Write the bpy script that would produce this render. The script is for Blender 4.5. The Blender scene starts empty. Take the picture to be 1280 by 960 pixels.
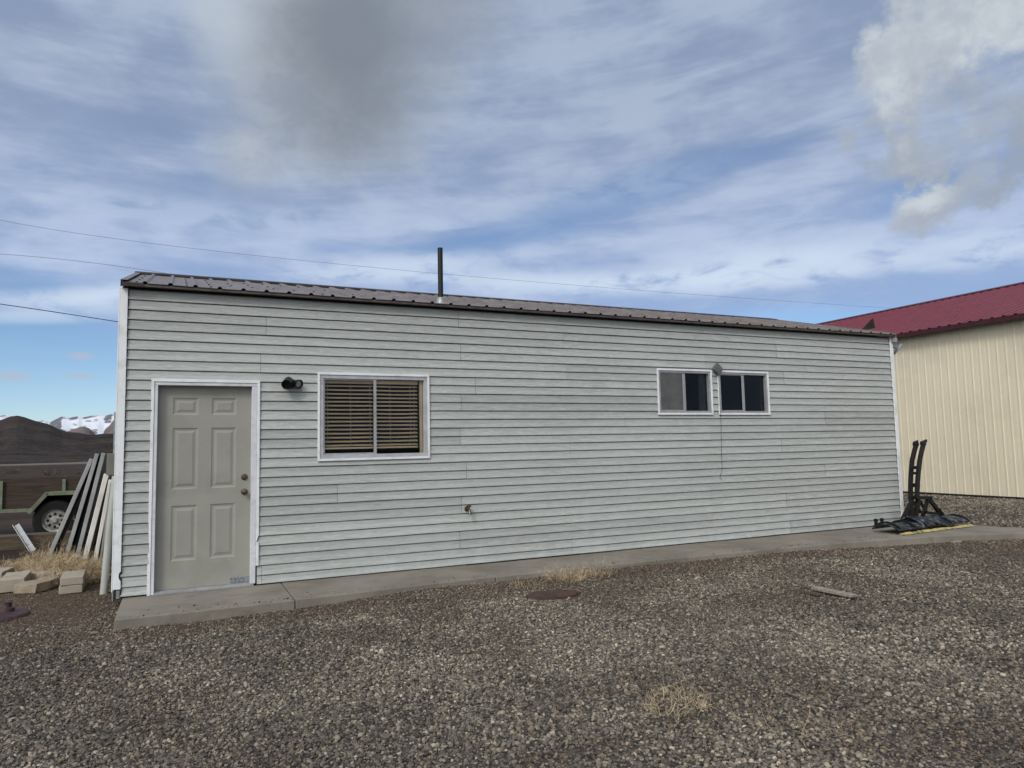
import bpy, math, random
import numpy as np
from mathutils import Vector, Matrix, noise
random.seed(7); RNG = np.random.default_rng(11)
sc = bpy.context.scene
C = sc.collection
rad = math.radians

# ------------------------------------------------------------------ camera
FPX = 898.27
YAW, PIT, ROL = 0.43751220, 0.08647635, -0.02111603
EYE = Vector((0.461, -7.954, 1.366))
F_ = Vector((math.sin(YAW)*math.cos(PIT), math.cos(YAW)*math.cos(PIT), math.sin(PIT)))
R_ = Vector((math.cos(YAW), -math.sin(YAW), 0)); U_ = R_.cross(F_)
R2 = math.cos(ROL)*R_ + math.sin(ROL)*U_
U2 = -math.sin(ROL)*R_ + math.cos(ROL)*U_
cd = bpy.data.cameras.new('camera'); cam = bpy.data.objects.new('camera', cd); C.objects.link(cam)
m = Matrix((R2, U2, -F_)).transposed().to_4x4(); m.translation = EYE
cam.matrix_world = m
cd.sensor_width = 36; cd.lens = FPX/1280*36; cd.clip_start = .05; cd.clip_end = 20000
sc.camera = cam

def ray(u, v):
    return (F_*FPX + R2*(u-640) - U2*(v-480)).normalized()
def at(u, v, ax, val):
    """measured position in the photo -> the point of it on the plane axis=val (metres)"""
    d = ray(u, v); return EYE + d*((val-EYE[ax])/d[ax])
def azel(u, v):
    d = ray(u, v); return math.atan2(d.x, d.y), math.asin(d.z)

# ------------------------------------------------------------------ mesh builder
class MB:
    def __init__(s): s.v = []; s.f = []; s.attr = []; s.cur = 0.0
    def add(s, vs, fs):
        n = len(s.v); s.v += [tuple(a) for a in vs]
        for f in fs: s.f.append(tuple(n+i for i in f)); s.attr.append(s.cur)
        return s
    def box(s, x0, x1, y0, y1, z0, z1):
        return s.add([(x0,y0,z0),(x1,y0,z0),(x1,y1,z0),(x0,y1,z0),(x0,y0,z1),(x1,y0,z1),(x1,y1,z1),(x0,y1,z1)],
            [(0,3,2,1),(4,5,6,7),(0,1,5,4),(1,2,6,5),(2,3,7,6),(3,0,4,7)])
    def obox(s, c, ax, ay, az, hx, hy, hz):
        c = Vector(c); ax=Vector(ax).normalized()*hx; ay=Vector(ay).normalized()*hy; az=Vector(az).normalized()*hz
        vs = [c+ax*a+ay*b+az*d for d in (-1,1) for a,b in ((-1,-1),(1,-1),(1,1),(-1,1))]
        return s.add(vs, [(0,3,2,1),(4,5,6,7),(0,1,5,4),(1,2,6,5),(2,3,7,6),(3,0,4,7)])
    def bar(s, a, b, w, h, up=(0,0,1)):
        a=Vector(a); b=Vector(b); d=(b-a); L=d.length; d.normalize(); u=Vector(up); r=d.cross(u)
        if r.length<1e-4: r=d.cross(Vector((0,1,0)))
        r.normalize(); u=r.cross(d)
        return s.obox((a+b)/2, d, r, u, L/2, w/2, h/2)
    def tube(s, pts, r, n=10, cap=True):
        pts=[Vector(p) for p in pts]; rs = r if hasattr(r,'__len__') else [r]*len(pts)
        vs=[]; fs=[]; prev=None
        for i,p in enumerate(pts):
            t=(pts[min(i+1,len(pts)-1)]-pts[max(i-1,0)]).normalized()
            if prev is None:
                a=t.cross(Vector((0,0,1)));
                if a.length<1e-3: a=t.cross(Vector((1,0,0)))
                a.normalize()
            else:
                a=prev-t*prev.dot(t); a.normalize()
            prev=a; b=t.cross(a)
            for k in range(n):
                q=2*math.pi*k/n; vs.append(p+(a*math.cos(q)+b*math.sin(q))*rs[i])
        for i in range(len(pts)-1):
            for k in range(n):
                k2=(k+1)%n; fs.append((i*n+k,i*n+k2,(i+1)*n+k2,(i+1)*n+k))
        if cap: fs.append(tuple(range(n-1,-1,-1))); fs.append(tuple((len(pts)-1)*n+k for k in range(n)))
        return s.add(vs,fs)
    def lathe(s, c, axis, prof, n=24, cap=True):
        """prof: list of (radius, offset along axis)"""
        c=Vector(c); t=Vector(axis).normalized(); a=t.cross(Vector((0,0,1)))
        if a.length<1e-3: a=Vector((1,0,0))
        a.normalize(); b=t.cross(a); vs=[]; fs=[]
        for r,o in prof:
            for k in range(n):
                q=2*math.pi*k/n; vs.append(c+t*o+(a*math.cos(q)+b*math.sin(q))*r)
        for i in range(len(prof)-1):
            for k in range(n):
                k2=(k+1)%n; fs.append((i*n+k,i*n+k2,(i+1)*n+k2,(i+1)*n+k))
        if cap: fs.append(tuple(range(n-1,-1,-1))); fs.append(tuple((len(prof)-1)*n+k for k in range(n)))
        return s.add(vs,fs)
    def prism(s, poly, ax, lo, hi):
        """poly: 2-d outline in the two axes other than ax, extruded from lo to hi"""
        def P(a,b,t):
            return {0:(t,a,b),1:(a,t,b),2:(a,b,t)}[ax]
        n=len(poly); vs=[P(a,b,lo) for a,b in poly]+[P(a,b,hi) for a,b in poly]
        fs=[tuple(range(n-1,-1,-1)),tuple(range(n,2*n))]+[(i,(i+1)%n,n+(i+1)%n,n+i) for i in range(n)]
        return s.add(vs,fs)
    def ring(s, x0,x1,z0,z1,w,y0,y1,sill=None):
        sw = w if sill is None else sill
        s.box(x0,x0+w,y0,y1,z0+sw,z1-w); s.box(x1-w,x1,y0,y1,z0+sw,z1-w)
        s.box(x0,x1,y0,y1,z1-w,z1)
        if sw>0: s.box(x0,x1,y0,y1,z0,z0+sw)
        return s
    def build(s, name, mat, parent=None, smooth=False, bevel=0, loc=None, recalc=True, attr=None):
        me=bpy.data.meshes.new(name); me.from_pydata(s.v,[],s.f)
        if recalc:
            import bmesh
            b=bmesh.new(); b.from_mesh(me); bmesh.ops.recalc_face_normals(b,faces=b.faces[:]); b.to_mesh(me); b.free()
        me.materials.append(mat)
        if attr:
            a=me.attributes.new(attr,'FLOAT','FACE'); a.data.foreach_set('value',s.attr)
        if smooth: me.polygons.foreach_set('use_smooth',[True]*len(me.polygons))
        o=bpy.data.objects.new(name,me); C.objects.link(o)
        if parent:
            o.parent=parent
            o.matrix_parent_inverse = parent.matrix_world.inverted() if False else Matrix.Identity(4)
            if parent.get('_base') is not None:
                bx=Vector(parent['_base']); me.transform(Matrix.Translation(-bx)); o['_base']=list(bx)
        if loc is not None:
            me.transform(Matrix.Translation(-Vector(loc))); o.location=loc; o['_base']=list(loc)
        if bevel:
            md=o.modifiers.new('bevel','BEVEL'); md.width=bevel; md.segments=2; md.limit_method='ANGLE'; md.angle_limit=rad(40)
            md.harden_normals=False
        if smooth:
            try:
                me.set_sharp_from_angle(angle=rad(35))
            except Exception: pass
        return o
def tag(o, label=None, cat=None, group=None, kind=None):
    if label: o['label']=label
    if cat: o['category']=cat
    if group: o['group']=group
    if kind: o['kind']=kind
    return o
def thing(name, loc, label, cat, group=None):
    o=bpy.data.objects.new(name,None); C.objects.link(o); o.location=loc; o['_base']=list(loc); o.empty_display_size=.1
    return tag(o,label,cat,group)

# ------------------------------------------------------------------ materials
class N:
    """tiny node helper"""
    def __init__(s, nt): s.nt=nt; s.n=nt.nodes; s.l=nt.links
    def new(s, t, **kw):
        n=s.n.new(t)
        for k,v in kw.items(): setattr(n,k,v)
        return n
    def set(s, sock, v):
        if isinstance(v, bpy.types.NodeSocket): s.l.new(v,sock)
        elif v is not None: sock.default_value=v
    def math(s, op, a, b=None, c=None, clamp=False):
        n=s.new('ShaderNodeMath',operation=op,use_clamp=clamp); s.set(n.inputs[0],a)
        if b is not None: s.set(n.inputs[1],b)
        if c is not None: s.set(n.inputs[2],c)
        return n.outputs[0]
    def vmath(s, op, a, b=None, scale=None):
        n=s.new('ShaderNodeVectorMath',operation=op); s.set(n.inputs[0],a)
        if b is not None: s.set(n.inputs[1],b)
        if scale is not None: s.set(n.inputs[3],scale)
        return n.outputs['Value'] if op in('LENGTH','DOT_PRODUCT','DISTANCE') else n.outputs[0]
    def noise(s, vec, scale, detail=4, rough=.5, dist=0, dim='3D', w=0):
        n=s.new('ShaderNodeTexNoise',noise_dimensions=dim); s.set(n.inputs['Vector'],vec)
        n.inputs['Scale'].default_value=scale; n.inputs['Detail'].default_value=detail
        n.inputs['Roughness'].default_value=rough; n.inputs['Distortion'].default_value=dist
        if dim=='4D': n.inputs['W'].default_value=w
        return n.outputs['Fac']
    def ss(s, v, a, b, lo=0., hi=1.):
        n=s.new('ShaderNodeMapRange',interpolation_type='SMOOTHSTEP'); s.set(n.inputs[0],v)
        n.inputs[1].default_value=a; n.inputs[2].default_value=b; n.inputs[3].default_value=lo; n.inputs[4].default_value=hi
        return n.outputs[0]
    def mix(s, f, a, b, mode='MIX'):
        n=s.new('ShaderNodeMix',data_type='RGBA',blend_type=mode); s.set(n.inputs[0],f)
        def col(v):
            return (*v,1) if isinstance(v,(tuple,list)) and len(v)==3 else v
        s.set(n.inputs[6],col(a)); s.set(n.inputs[7],col(b)); return n.outputs[2]
    def xyz(s, v):
        n=s.new('ShaderNodeSeparateXYZ'); s.set(n.inputs[0],v); return n.outputs
    def comb(s, x=0.,y=0.,z=0.):
        n=s.new('ShaderNodeCombineXYZ'); s.set(n.inputs[0],x); s.set(n.inputs[1],y); s.set(n.inputs[2],z); return n.outputs[0]
    def ramp(s, f, stops, interp='LINEAR'):
        n=s.new('ShaderNodeValToRGB'); r=n.color_ramp; r.interpolation=interp
        while len(r.elements)<len(stops): r.elements.new(.5)
        for e,(p,c) in zip(r.elements,stops): e.position=p; e.color=(*c,1)
        s.set(n.inputs[0],f); return n.outputs[0]
    def bump(s, h, strength=.3, dist=.01):
        n=s.new('ShaderNodeBump'); s.set(n.inputs['Height'],h); n.inputs['Strength'].default_value=strength
        n.inputs['Distance'].default_value=dist; return n.outputs[0]
def mat(name):
    m=bpy.data.materials.new(name); m.use_nodes=True; h=N(m.node_tree)
    b=next(n for n in h.n if n.type=='BSDF_PRINCIPLED'); return m,h,b
def pos(h):
    return h.new('ShaderNodeNewGeometry').outputs['Position']
def objc(h):
    return h.new('ShaderNodeTexCoord').outputs['Object']

def simple(name, col, rough=.6, metal=0., var=.25, scale=6., stretch=(1,1,1), bump=.0, bscale=40., spec=.4, dirt=None, dirtamt=.3, dirtscale=3.):
    m,h,b=mat(name); p=h.vmath('MULTIPLY',objc(h),stretch)
    f=h.noise(p,scale,5,.6)
    lo=tuple(c*(1-var) for c in col); hi=tuple(min(1,c*(1+var)) for c in col)
    c=h.mix(h.ss(f,.3,.7),lo,hi)
    if dirt: c=h.mix(h.math('MULTIPLY',h.ss(h.noise(p,dirtscale,6,.65,.3),.48,.68),dirtamt),c,dirt)
    h.set(b.inputs['Base Color'],c); b.inputs['Metallic'].default_value=metal
    h.set(b.inputs['Roughness'],h.math('ADD',rough-.08,h.math('MULTIPLY',f,.16)))
    b.inputs['Specular IOR Level'].default_value=spec
    if bump: h.set(b.inputs['Normal'],h.bump(h.noise(p,bscale,4,.6),bump,.01))
    return m
M={}
def siding_mat():
    m,h,b=mat('siding_vinyl'); p=pos(h); x=h.xyz(p)
    a=h.new('ShaderNodeAttribute',attribute_name='tone',attribute_type='GEOMETRY').outputs['Fac']
    g=h.comb(h.math('MULTIPLY',x[0],1.6),x[1],h.math('MULTIPLY',x[2],26))
    off=h.vmath('ADD',g,h.comb(h.math('MULTIPLY',a,37.),h.math('MULTIPLY',a,11.),0.))
    n1=h.noise(off,2.2,7,.68,.6)
    n2=h.noise(h.vmath('MULTIPLY',off,(3.2,1,2.4)),2.5,4,.6,.2)
    big=h.noise(p,.55,3,.5)
    c=h.mix(h.ss(n1,.32,.66),(.305,.328,.319),(.408,.432,.422))
    c=h.mix(h.math('MULTIPLY',h.ss(n2,.54,.68),.55),c,(.56,.585,.57))
    c=h.mix(h.math('MULTIPLY',h.ss(n2,.46,.33),.38),c,(.20,.215,.195))
    c=h.mix(h.math('MULTIPLY',h.ss(big,.38,.66),.22),c,(.45,.49,.48))
    t=h.math('ADD',.89,h.math('MULTIPLY',a,.20))
    c=h.mix(1.,c,h.comb(t,t,t),'MULTIPLY')
    # dirt low on the wall (splash) and chalk
    lo=h.ss(x[2],.55,.0); d=h.math('MULTIPLY',h.math('MULTIPLY',lo,h.ss(h.noise(p,5,5,.7),.45,.7)),.35)
    c=h.mix(d,c,(.50,.545,.60))
    h.set(b.inputs['Base Color'],c); b.inputs['Roughness'].default_value=.55; b.inputs['Specular IOR Level'].default_value=.35
    h.set(b.inputs['Normal'],h.bump(n1,.35,.004)); return m
M['siding']=siding_mat()
M['white']=simple('white_trim',(.74,.77,.80),.45,var=.05,scale=5,dirt=(.42,.42,.40),dirtamt=.35,dirtscale=7)
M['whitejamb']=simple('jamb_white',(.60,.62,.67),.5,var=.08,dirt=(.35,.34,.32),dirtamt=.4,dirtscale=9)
M['alu']=simple('aluminium_sash',(.36,.37,.39),.4,metal=.3,var=.12,scale=12,dirt=(.2,.2,.2),dirtamt=.3)
M['door']=simple('door_paint',(.285,.286,.255),.5,var=.05,scale=3,dirt=(.19,.18,.155),dirtamt=.28,dirtscale=2.6)
M['brass']=simple('aged_bronze',(.16,.12,.08),.35,metal=.9,var=.3,scale=60)
M['plate']=simple('scuffed_plate',(.20,.22,.25),.5,metal=.3,var=.5,scale=70)
M['black']=simple('black_paint',(.008,.008,.009),.38,var=.4,scale=40)
M['pipe_black']=simple('flue_black',(.006,.006,.007),.55,var=.3)
M['lens']=simple('lamp_lens',(.30,.30,.29),.15,var=.25,scale=60)
M['winjamb']=simple('window_jamb_grey',(.40,.41,.44),.45,var=.12,scale=8,dirt=(.2,.2,.2),dirtamt=.35,dirtscale=9)
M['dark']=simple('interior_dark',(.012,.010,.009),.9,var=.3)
M['osb']=simple('sheathing',(.06,.05,.04),.9)
M['galv']=simple('galvanised',(.24,.26,.28),.5,metal=.2,var=.2,scale=25)
M['lead']=simple('flashing_metal',(.33,.33,.35),.4,metal=.3,var=.15)
M['greybox']=simple('grey_enclosure',(.16,.16,.14),.5,var=.1)
M['vent']=simple('grey_vinyl_box',(.105,.12,.135),.5,var=.15,scale=25)
M['pvc']=simple('pvc_pipe',(.40,.42,.40),.35,var=.12,scale=4,stretch=(3,3,.6),dirt=(.25,.24,.2),dirtamt=.4)
M['blind']=simple('blind_slat',(.80,.64,.42),.5,var=.1,scale=4)
M['cord']=simple('blind_cord',(.5,.47,.4),.7)
M['curtain']=simple('curtain_cloth',(.50,.48,.40),.9,var=.2,scale=8)
M['screen']=simple('insect_screen',(.095,.098,.10),.8,var=.18,scale=7)
def glass(name, tint):
    m,h,b=mat(name)
    g=h.new('ShaderNodeBsdfGlossy'); g.inputs['Roughness'].default_value=.015; g.inputs['Color'].default_value=(.8,.86,.92,1)
    t=h.new('ShaderNodeBsdfTransparent'); t.inputs['Color'].default_value=(*tint,1)
    fr=h.new('ShaderNodeFresnel'); fr.inputs['IOR'].default_value=1.28
    mx=h.new('ShaderNodeMixShader'); h.l.new(fr.outputs[0],mx.inputs[0]); h.l.new(t.outputs[0],mx.inputs[1]); h.l.new(g.outputs[0],mx.inputs[2])
    out=next(n for n in h.n if n.type=='OUTPUT_MATERIAL'); h.l.new(mx.outputs[0],out.inputs[0])
    return m
M['glass']=glass('window_glass',(.95,.95,.94)); M['glass2']=glass('window_glass_dark',(.52,.56,.58))

def roof_mat(name, col, col2, worn, wornamt, rough, streak=(1.,.12,1.), metal=.25):
    m,h,b=mat(name); p=pos(h)
    s1=h.noise(h.vmath('MULTIPLY',p,(6*streak[0],6*streak[1],6*streak[2])),1.5,6,.65)
    s2=h.noise(p,14,5,.7)
    c=h.mix(h.ss(s1,.35,.65),col,col2)
    c=h.mix(h.math('MULTIPLY',h.ss(s2,.52,.72),wornamt),c,worn)
    h.set(b.inputs['Base Color'],c); b.inputs['Metallic'].default_value=metal
    h.set(b.inputs['Roughness'],h.math('ADD',rough-.1,h.math('MULTIPLY',s1,.2))); b.inputs['Specular IOR Level'].default_value=.5
    h.set(b.inputs['Normal'],h.bump(s2,.08,.003)); return m
M['roof']=roof_mat('brown_roof_metal',(.115,.092,.082),(.18,.155,.142),(.34,.31,.29),.45,.42,metal=.03)
M['roofdark']=simple('brown_trim_metal',(.035,.028,.025),.45,metal=.2,var=.3)
M['roofedge']=simple('faded_eave_metal',(.085,.075,.068),.5,metal=.2,var=.3,scale=12)
M['redroof']=roof_mat('red_roof_metal',(.125,.013,.024),(.165,.022,.034),(.20,.05,.06),.2,.5,(.12,1.,1.),.1)
M['redtrim']=simple('dark_red_trim',(.045,.008,.012),.5,var=.2)
M['cream']=simple('cream_wall_metal',(.70,.635,.475),.5,metal=.0,var=.03,scale=.6,dirt=(.5,.45,.34),dirtamt=.25,dirtscale=.8)

def concrete(name, c1, c2, joints=None):
    m,h,b=mat(name); p=pos(h)
    n=h.noise(p,1.3,6,.65); f=h.noise(p,55,4,.7); s=h.noise(h.vmath('MULTIPLY',p,(1,2.2,1)),4,5,.6,.5)
    c=h.mix(h.ss(n,.3,.7),c1,c2); c=h.mix(h.math('MULTIPLY',h.ss(f,.5,.75),.3),c,(.34,.32,.29))
    c=h.mix(h.math('MULTIPLY',h.ss(s,.53,.7),.45),c,(.13,.105,.085))
    h.set(b.inputs['Base Color'],c); b.inputs['Roughness'].default_value=.85; b.inputs['Specular IOR Level'].default_value=.25
    h.set(b.inputs['Normal'],h.bump(h.math('ADD',f,h.math('MULTIPLY',n,.6)),.4,.004)); return m
M['slab']=concrete('slab_concrete',(.155,.142,.120),(.235,.217,.186))
M['paver']=concrete('block_concrete',(.30,.27,.22),(.38,.34,.28))
M['pavered']=concrete('block_reddish',(.27,.19,.14),(.36,.28,.21))
M['rock']=concrete('rough_block',(.24,.20,.155),(.33,.27,.20))
M['wood']=simple('dark_stained_planks',(.038,.025,.018),.8,var=.45,scale=2.2,stretch=(1,1,14),bump=.3,bscale=6,dirt=(.07,.058,.046),dirtamt=.5)
M['oldwood']=simple('weathered_timber',(.085,.066,.048),.9,var=.4,scale=2.5,stretch=(1.5,14,14),bump=.5,bscale=8,dirt=(.05,.04,.032),dirtamt=.6)
M['greywood']=simple('grey_weathered_stick',(.25,.22,.185),.85,var=.3,scale=3,stretch=(1.2,12,12),bump=.4,bscale=8)
M['green']=simple('faded_green_paint',(.135,.165,.11),.6,var=.25,scale=8,dirt=(.12,.09,.06),dirtamt=.5)
M['rubber']=simple('tyre_rubber',(.006,.006,.0065),.9,var=.3,scale=20)
M['rim']=simple('rim_steel',(.30,.30,.29),.45,metal=.4,var=.35,scale=18,dirt=(.05,.045,.04),dirtamt=.6,dirtscale=8)
M['rust']=simple('rusty_iron',(.055,.03,.022),.75,var=.4,scale=15,dirt=(.09,.035,.018),dirtamt=.5,bump=.4,bscale=50)
M['maroon']=simple('maroon_iron',(.06,.032,.036),.6,var=.35,scale=18,dirt=(.02,.014,.014),dirtamt=.4)
M['pgrey']=simple('panel_grey',(.29,.30,.305),.5,var=.15,scale=5)
M['pshade']=simple('panel_gap_shade',(.03,.036,.042),.6,var=.3,scale=5)  # shade of the gaps between leaning sheets, put into their colour
M['pwhite']=simple('panel_white',(.66,.66,.63),.5,var=.08,scale=5,dirt=(.3,.27,.22),dirtamt=.3)
M['ptan']=simple('panel_taupe',(.24,.225,.20),.6,var=.15,scale=5)
M['bladepaint']=simple('blue_black_blade',(.011,.016,.028),.42,var=.5,scale=7,dirt=(.22,.22,.20),dirtamt=.7,dirtscale=14,metal=.2,bump=.2,bscale=12)
M['yellow']=simple('worn_yellow_edge',(.46,.385,.16),.6,var=.2,scale=14,dirt=(.04,.036,.032),dirtamt=1.,dirtscale=7)
M['straw']=simple('dry_straw',(.42,.335,.215),.9,var=.4,scale=9)
M['twig']=simple('dry_twig',(.28,.215,.14),.9,var=.4,scale=9)
M['wire']=simple('cable_black',(.03,.03,.035),.6)

# ------------------------------------------------------------------ terrain
def fbm(x,y,s=1.): return noise.fractal(Vector((x*s,y*s,3.7)),1.,2.,4)
def sm(t): t=max(0,min(1,t)); return t*t*(3-2*t)
def gz(x, y):
    """ground height"""
    z=-.088+.014*fbm(x,y,.8)
    # ground rises against the middle of the slab edge
    d=math.exp(-((y+.95)/.5)**2)
    z+=d*(.045*sm((x-1.2)/1.6)*sm((9.5-x)/2.5))
    return z
def ground():
    def axis(lo,hi,step,far):
        a=list(np.arange(lo,hi,step)); s=step
        x=hi
        while x<far: a.append(x); s*=1.22; x+=s
        x=lo; s=step; pre=[]
        while x>-far:
            s*=1.22; x-=s; pre.append(x)
        return pre[::-1]+a
    xs=axis(-3,14,.16,6000); ys=axis(-7.5,5,.16,6000)
    vs=[]; fs=[]
    for y in ys:
        for x in xs:
            z=gz(x,y) if abs(x)<60 and abs(y)<60 else -.1
            if -6<x<11.5 and .25<y<5.0 and x>.1: z=min(z,-.1)
            vs.append((x,y,z))
    nx=len(xs)
    for j in range(len(ys)-1):
        for i in range(nx-1): fs.append((j*nx+i,j*nx+i+1,(j+1)*nx+i+1,(j+1)*nx+i))
    m,h,b=mat('gravel_ground'); p=pos(h); x=h.xyz(p)
    vo=h.new('ShaderNodeTexVoronoi'); vo.inputs['Scale'].default_value=42; h.set(vo.inputs['Vector'],p)
    vo2=h.new('ShaderNodeTexVoronoi'); vo2.inputs['Scale'].default_value=17; h.set(vo2.inputs['Vector'],p)
    r=h.xyz(vo.outputs['Color'])[0]; r2=h.xyz(vo2.outputs['Color'])[1]
    c=h.ramp(r,[(0,(.045,.041,.036)),(.35,(.10,.092,.080)),(.7,(.17,.157,.137)),(.92,(.27,.25,.22)),(1,(.46,.44,.40))])
    ca=h.ramp(r2,[(0,(.05,.046,.042)),(.6,(.115,.107,.095)),(1,(.26,.245,.22))])
    c=h.mix(.35,c,ca)
    edge=h.ss(vo.outputs['Distance'],.0,.65,1.,.35); c=h.mix(1.,c,h.comb(edge,edge,edge),'MULTIPLY')
    # brown litter patches
    big=h.noise(p,.9,4,.6,.3)
    slabd=h.ss(h.math('ADD',h.math('ABSOLUTE',h.math('ADD',x[1],1.15)),h.math('MULTIPLY',big,.8)),.95,.3)
    leftd=h.math('MULTIPLY',h.ss(x[0],.35,-.15),h.ss(x[1],-1.3,-.2))
    br=h.math('MAXIMUM',h.math('MULTIPLY',slabd,.75),h.math('MAXIMUM',leftd,h.math('MULTIPLY',h.ss(big,.55,.7),.55)))
    nf=h.noise(p,30,5,.7)
    brc=h.mix(h.ss(nf,.35,.65),(.045,.030,.020),(.12,.083,.056))
    c=h.mix(h.math('MULTIPLY',br,.8),c,brc)
    # yard beyond the buildings turns to bare brown sagebrush dirt
    far=h.math('MULTIPLY',h.ss(x[1],1.5,5.),h.ss(x[0],1.5,-.4))
    far=h.math('MAXIMUM',far,h.ss(x[1],40,60))
    dn=h.noise(h.vmath('MULTIPLY',p,(.25,.6,1)),1.,6,.65)
    dc=h.mix(h.ss(dn,.35,.65),(.022,.013,.008),(.050,.032,.021))
    pale=h.math('MULTIPLY',h.math('MULTIPLY',h.ss(x[1],125,150),h.ss(x[1],230,190)),.7)
    dc=h.mix(pale,dc,(.21,.175,.135))
    c=h.mix(far,c,dc)
    h.set(b.inputs['Base Color'],c); b.inputs['Roughness'].default_value=.9; b.inputs['Specular IOR Level'].default_value=.2
    hh=h.math('ADD',h.math('MULTIPLY',vo.outputs['Distance'],-1.),h.math('MULTIPLY',nf,.5))
    h.set(b.inputs['Normal'],h.bump(hh,.9,.012))
    mb=MB(); mb.add(vs,fs); o=mb.build('ground',m,smooth=True,recalc=False)
    tag(o,'grey and brown gravel yard running out to bare dirt',kind='structure')
ground()

# gravel stones: one object, instanced by geometry nodes on scattered points
SLAB=[(0.02,-.997),(1.0,-.99),(2.2,-.93),(3.45,-.86),(5.8,-.88),(8.2,-1.0),(9.3,-1.12),(10.3,-1.32),(11.2,-1.62),(12.2,-2.35),(13.4,-3.4),(14.2,-2.9),(12.6,-1.95),(11.75,-1.1),(11.62,-.4),(11.6,.4),(11.02,.4)]
def inside(px,py,poly):
    c=np.zeros(len(px),bool); n=len(poly)
    for i in range(n):
        x0,y0=poly[i]; x1,y1=poly[(i+1)%n]
        cond=((y0>py)!=(y1>py))&(px<(x1-x0)*(py-y0)/((y1-y0)+1e-12)+x0); c^=cond
    return c
def gravel():
    pts=[]
    def region(x0,x1,y0,y1,dens,s0,s1):
        n=int((x1-x0)*(y1-y0)*dens); X=RNG.uniform(x0,x1,n); Y=RNG.uniform(y0,y1,n)
        # keep what a camera near the photo's could see
        dx=X-.461; dy=Y+7.954; ang=np.arctan2(dx,dy)
        k=(ang>-.30)&(ang<1.22)&(np.hypot(dx,dy)>1.9)
        k&=~inside(X,Y,SLAB+[(11.02,0),(0.02,0)])
        k&=~((X>0)&(X<11.05)&(Y>-.01))
        k&=(X<17.9)
        X=X[k];Y=Y[k]; S=np.exp(RNG.uniform(np.log(s0),np.log(s1),len(X)))
        pts.append((X,Y,S))
    region(-1.6,5.,-6.2,-3.,4300,.008,.024)
    region(-2.0,6.5,-3.,-.6,3000,.010,.024)
    region(-2.0,.1,-.6,2.2,2000,.009,.022)
    region(5.,10,-6.6,-3,2000,.011,.027)
    region(6.5,12.,-3.,-.8,1700,.012,.027)
    region(10.,17.9,-6.6,3,520,.018,.04)
    region(11.6,17.9,3.,9,350,.022,.045)
    # scattered larger pale ones
    region(-1.6,7.,-6.2,-1.,22,.026,.038)
    n=420; X=RNG.uniform(.1,11.,n); Y=-.97+np.abs(RNG.normal(0,.10,n)); k=inside(X,Y-.01,SLAB+[(11.02,0),(0.02,0)])&(RNG.random(n)<.55)
    spill=len(X[k]); pts.append((X[k],Y[k],RNG.uniform(.008,.018,spill)))
    X=np.concatenate([a[0] for a in pts]);Y=np.concatenate([a[1] for a in pts]);S=np.concatenate([a[2] for a in pts])
    n=len(X); print('stones',n)
    # litter mask: brown where soil and leaf litter shows
    nz=np.array([noise.fractal(Vector((x*.95,y*.95,1.3)),1,2,3) for x,y in zip(X,Y)])
    sl=np.clip(1-(np.abs(Y+1.1)+nz*.35)/.55,0,1); le=np.clip((.2-X)/.5,0,1)*np.clip((Y+1.1)/.9,0,1)
    rr=np.clip((X-8.5)/1.2,0,1)*np.clip((Y+3.2)/.6,0,1)*np.clip((12.5-X)/1.,0,1)*np.clip((-.9-Y)/.3,0,1)
    pt=np.exp(-(((X-2.25)/.30)**2+((Y+4.85)/.09)**2))+np.exp(-(((X-3.95)/.35)**2+((Y+5.7)/.3)**2))+.8*np.exp(-(((X-5.6)/.9)**2+((Y+2.75)/.35)**2))
    brn=np.clip(np.maximum.reduce([sl*.9,le,rr*.9,pt,np.clip((nz-.16)*1.6,0,.45)*(X<11.6)]),0,1)
    onslab=inside(X,Y,SLAB+[(11.02,0),(0.02,0)])
    keep=(RNG.random(n)>brn*.45)|onslab; onslab=onslab[keep]; X,Y,S,brn=X[keep],Y[keep],S[keep],brn[keep]; n=len(X)
    S*=1-.25*brn
    Z=np.array([gz(x,y) for x,y in zip(X,Y)])+S*RNG.uniform(.0,.32,n)
    Z=np.where(onslab,.002+S*.22,Z)
    me=bpy.data.meshes.new('gravel'); me.vertices.add(n)
    me.vertices.foreach_set('co',np.stack([X,Y,Z],1).ravel())
    def A(nm,t,v):
        a=me.attributes.new(nm,t,'POINT'); a.data.foreach_set('vector' if t=='FLOAT_VECTOR' else 'value',v)
    A('rnd','FLOAT',RNG.random(n)); A('brn','FLOAT',brn)
    sv=np.stack([S*RNG.uniform(.8,1.35,n),S*RNG.uniform(.7,1.1,n),S*RNG.uniform(.42,.85,n)],1)
    A('sv','FLOAT_VECTOR',sv.ravel())
    rv=np.stack([RNG.normal(0,.45,n),RNG.normal(0,.45,n),RNG.uniform(0,6.283,n)],1); A('rv','FLOAT_VECTOR',rv.ravel())
    a=me.attributes.new('vi','INT','POINT'); a.data.foreach_set('value',RNG.integers(0,7,n).astype(np.int32))
    o=bpy.data.objects.new('gravel',me); C.objects.link(o)
    tag(o,'loose grey, black and tan gravel stones covering the yard','gravel',kind='stuff')
    m,h,b=mat('gravel_stone')
    at_=lambda nm: h.new('ShaderNodeAttribute',attribute_name=nm,attribute_type='INSTANCER').outputs['Fac']
    r=at_('rnd'); br=at_('brn'); oc=objc(h)
    c=h.ramp(r,[(0,(.030,.030,.031)),(.18,(.060,.057,.055)),(.38,(.105,.100,.092)),(.56,(.155,.140,.116)),(.72,(.105,.108,.112)),(.86,(.235,.218,.182)),(.95,(.27,.255,.225)),(1,(.43,.41,.37))])
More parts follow.
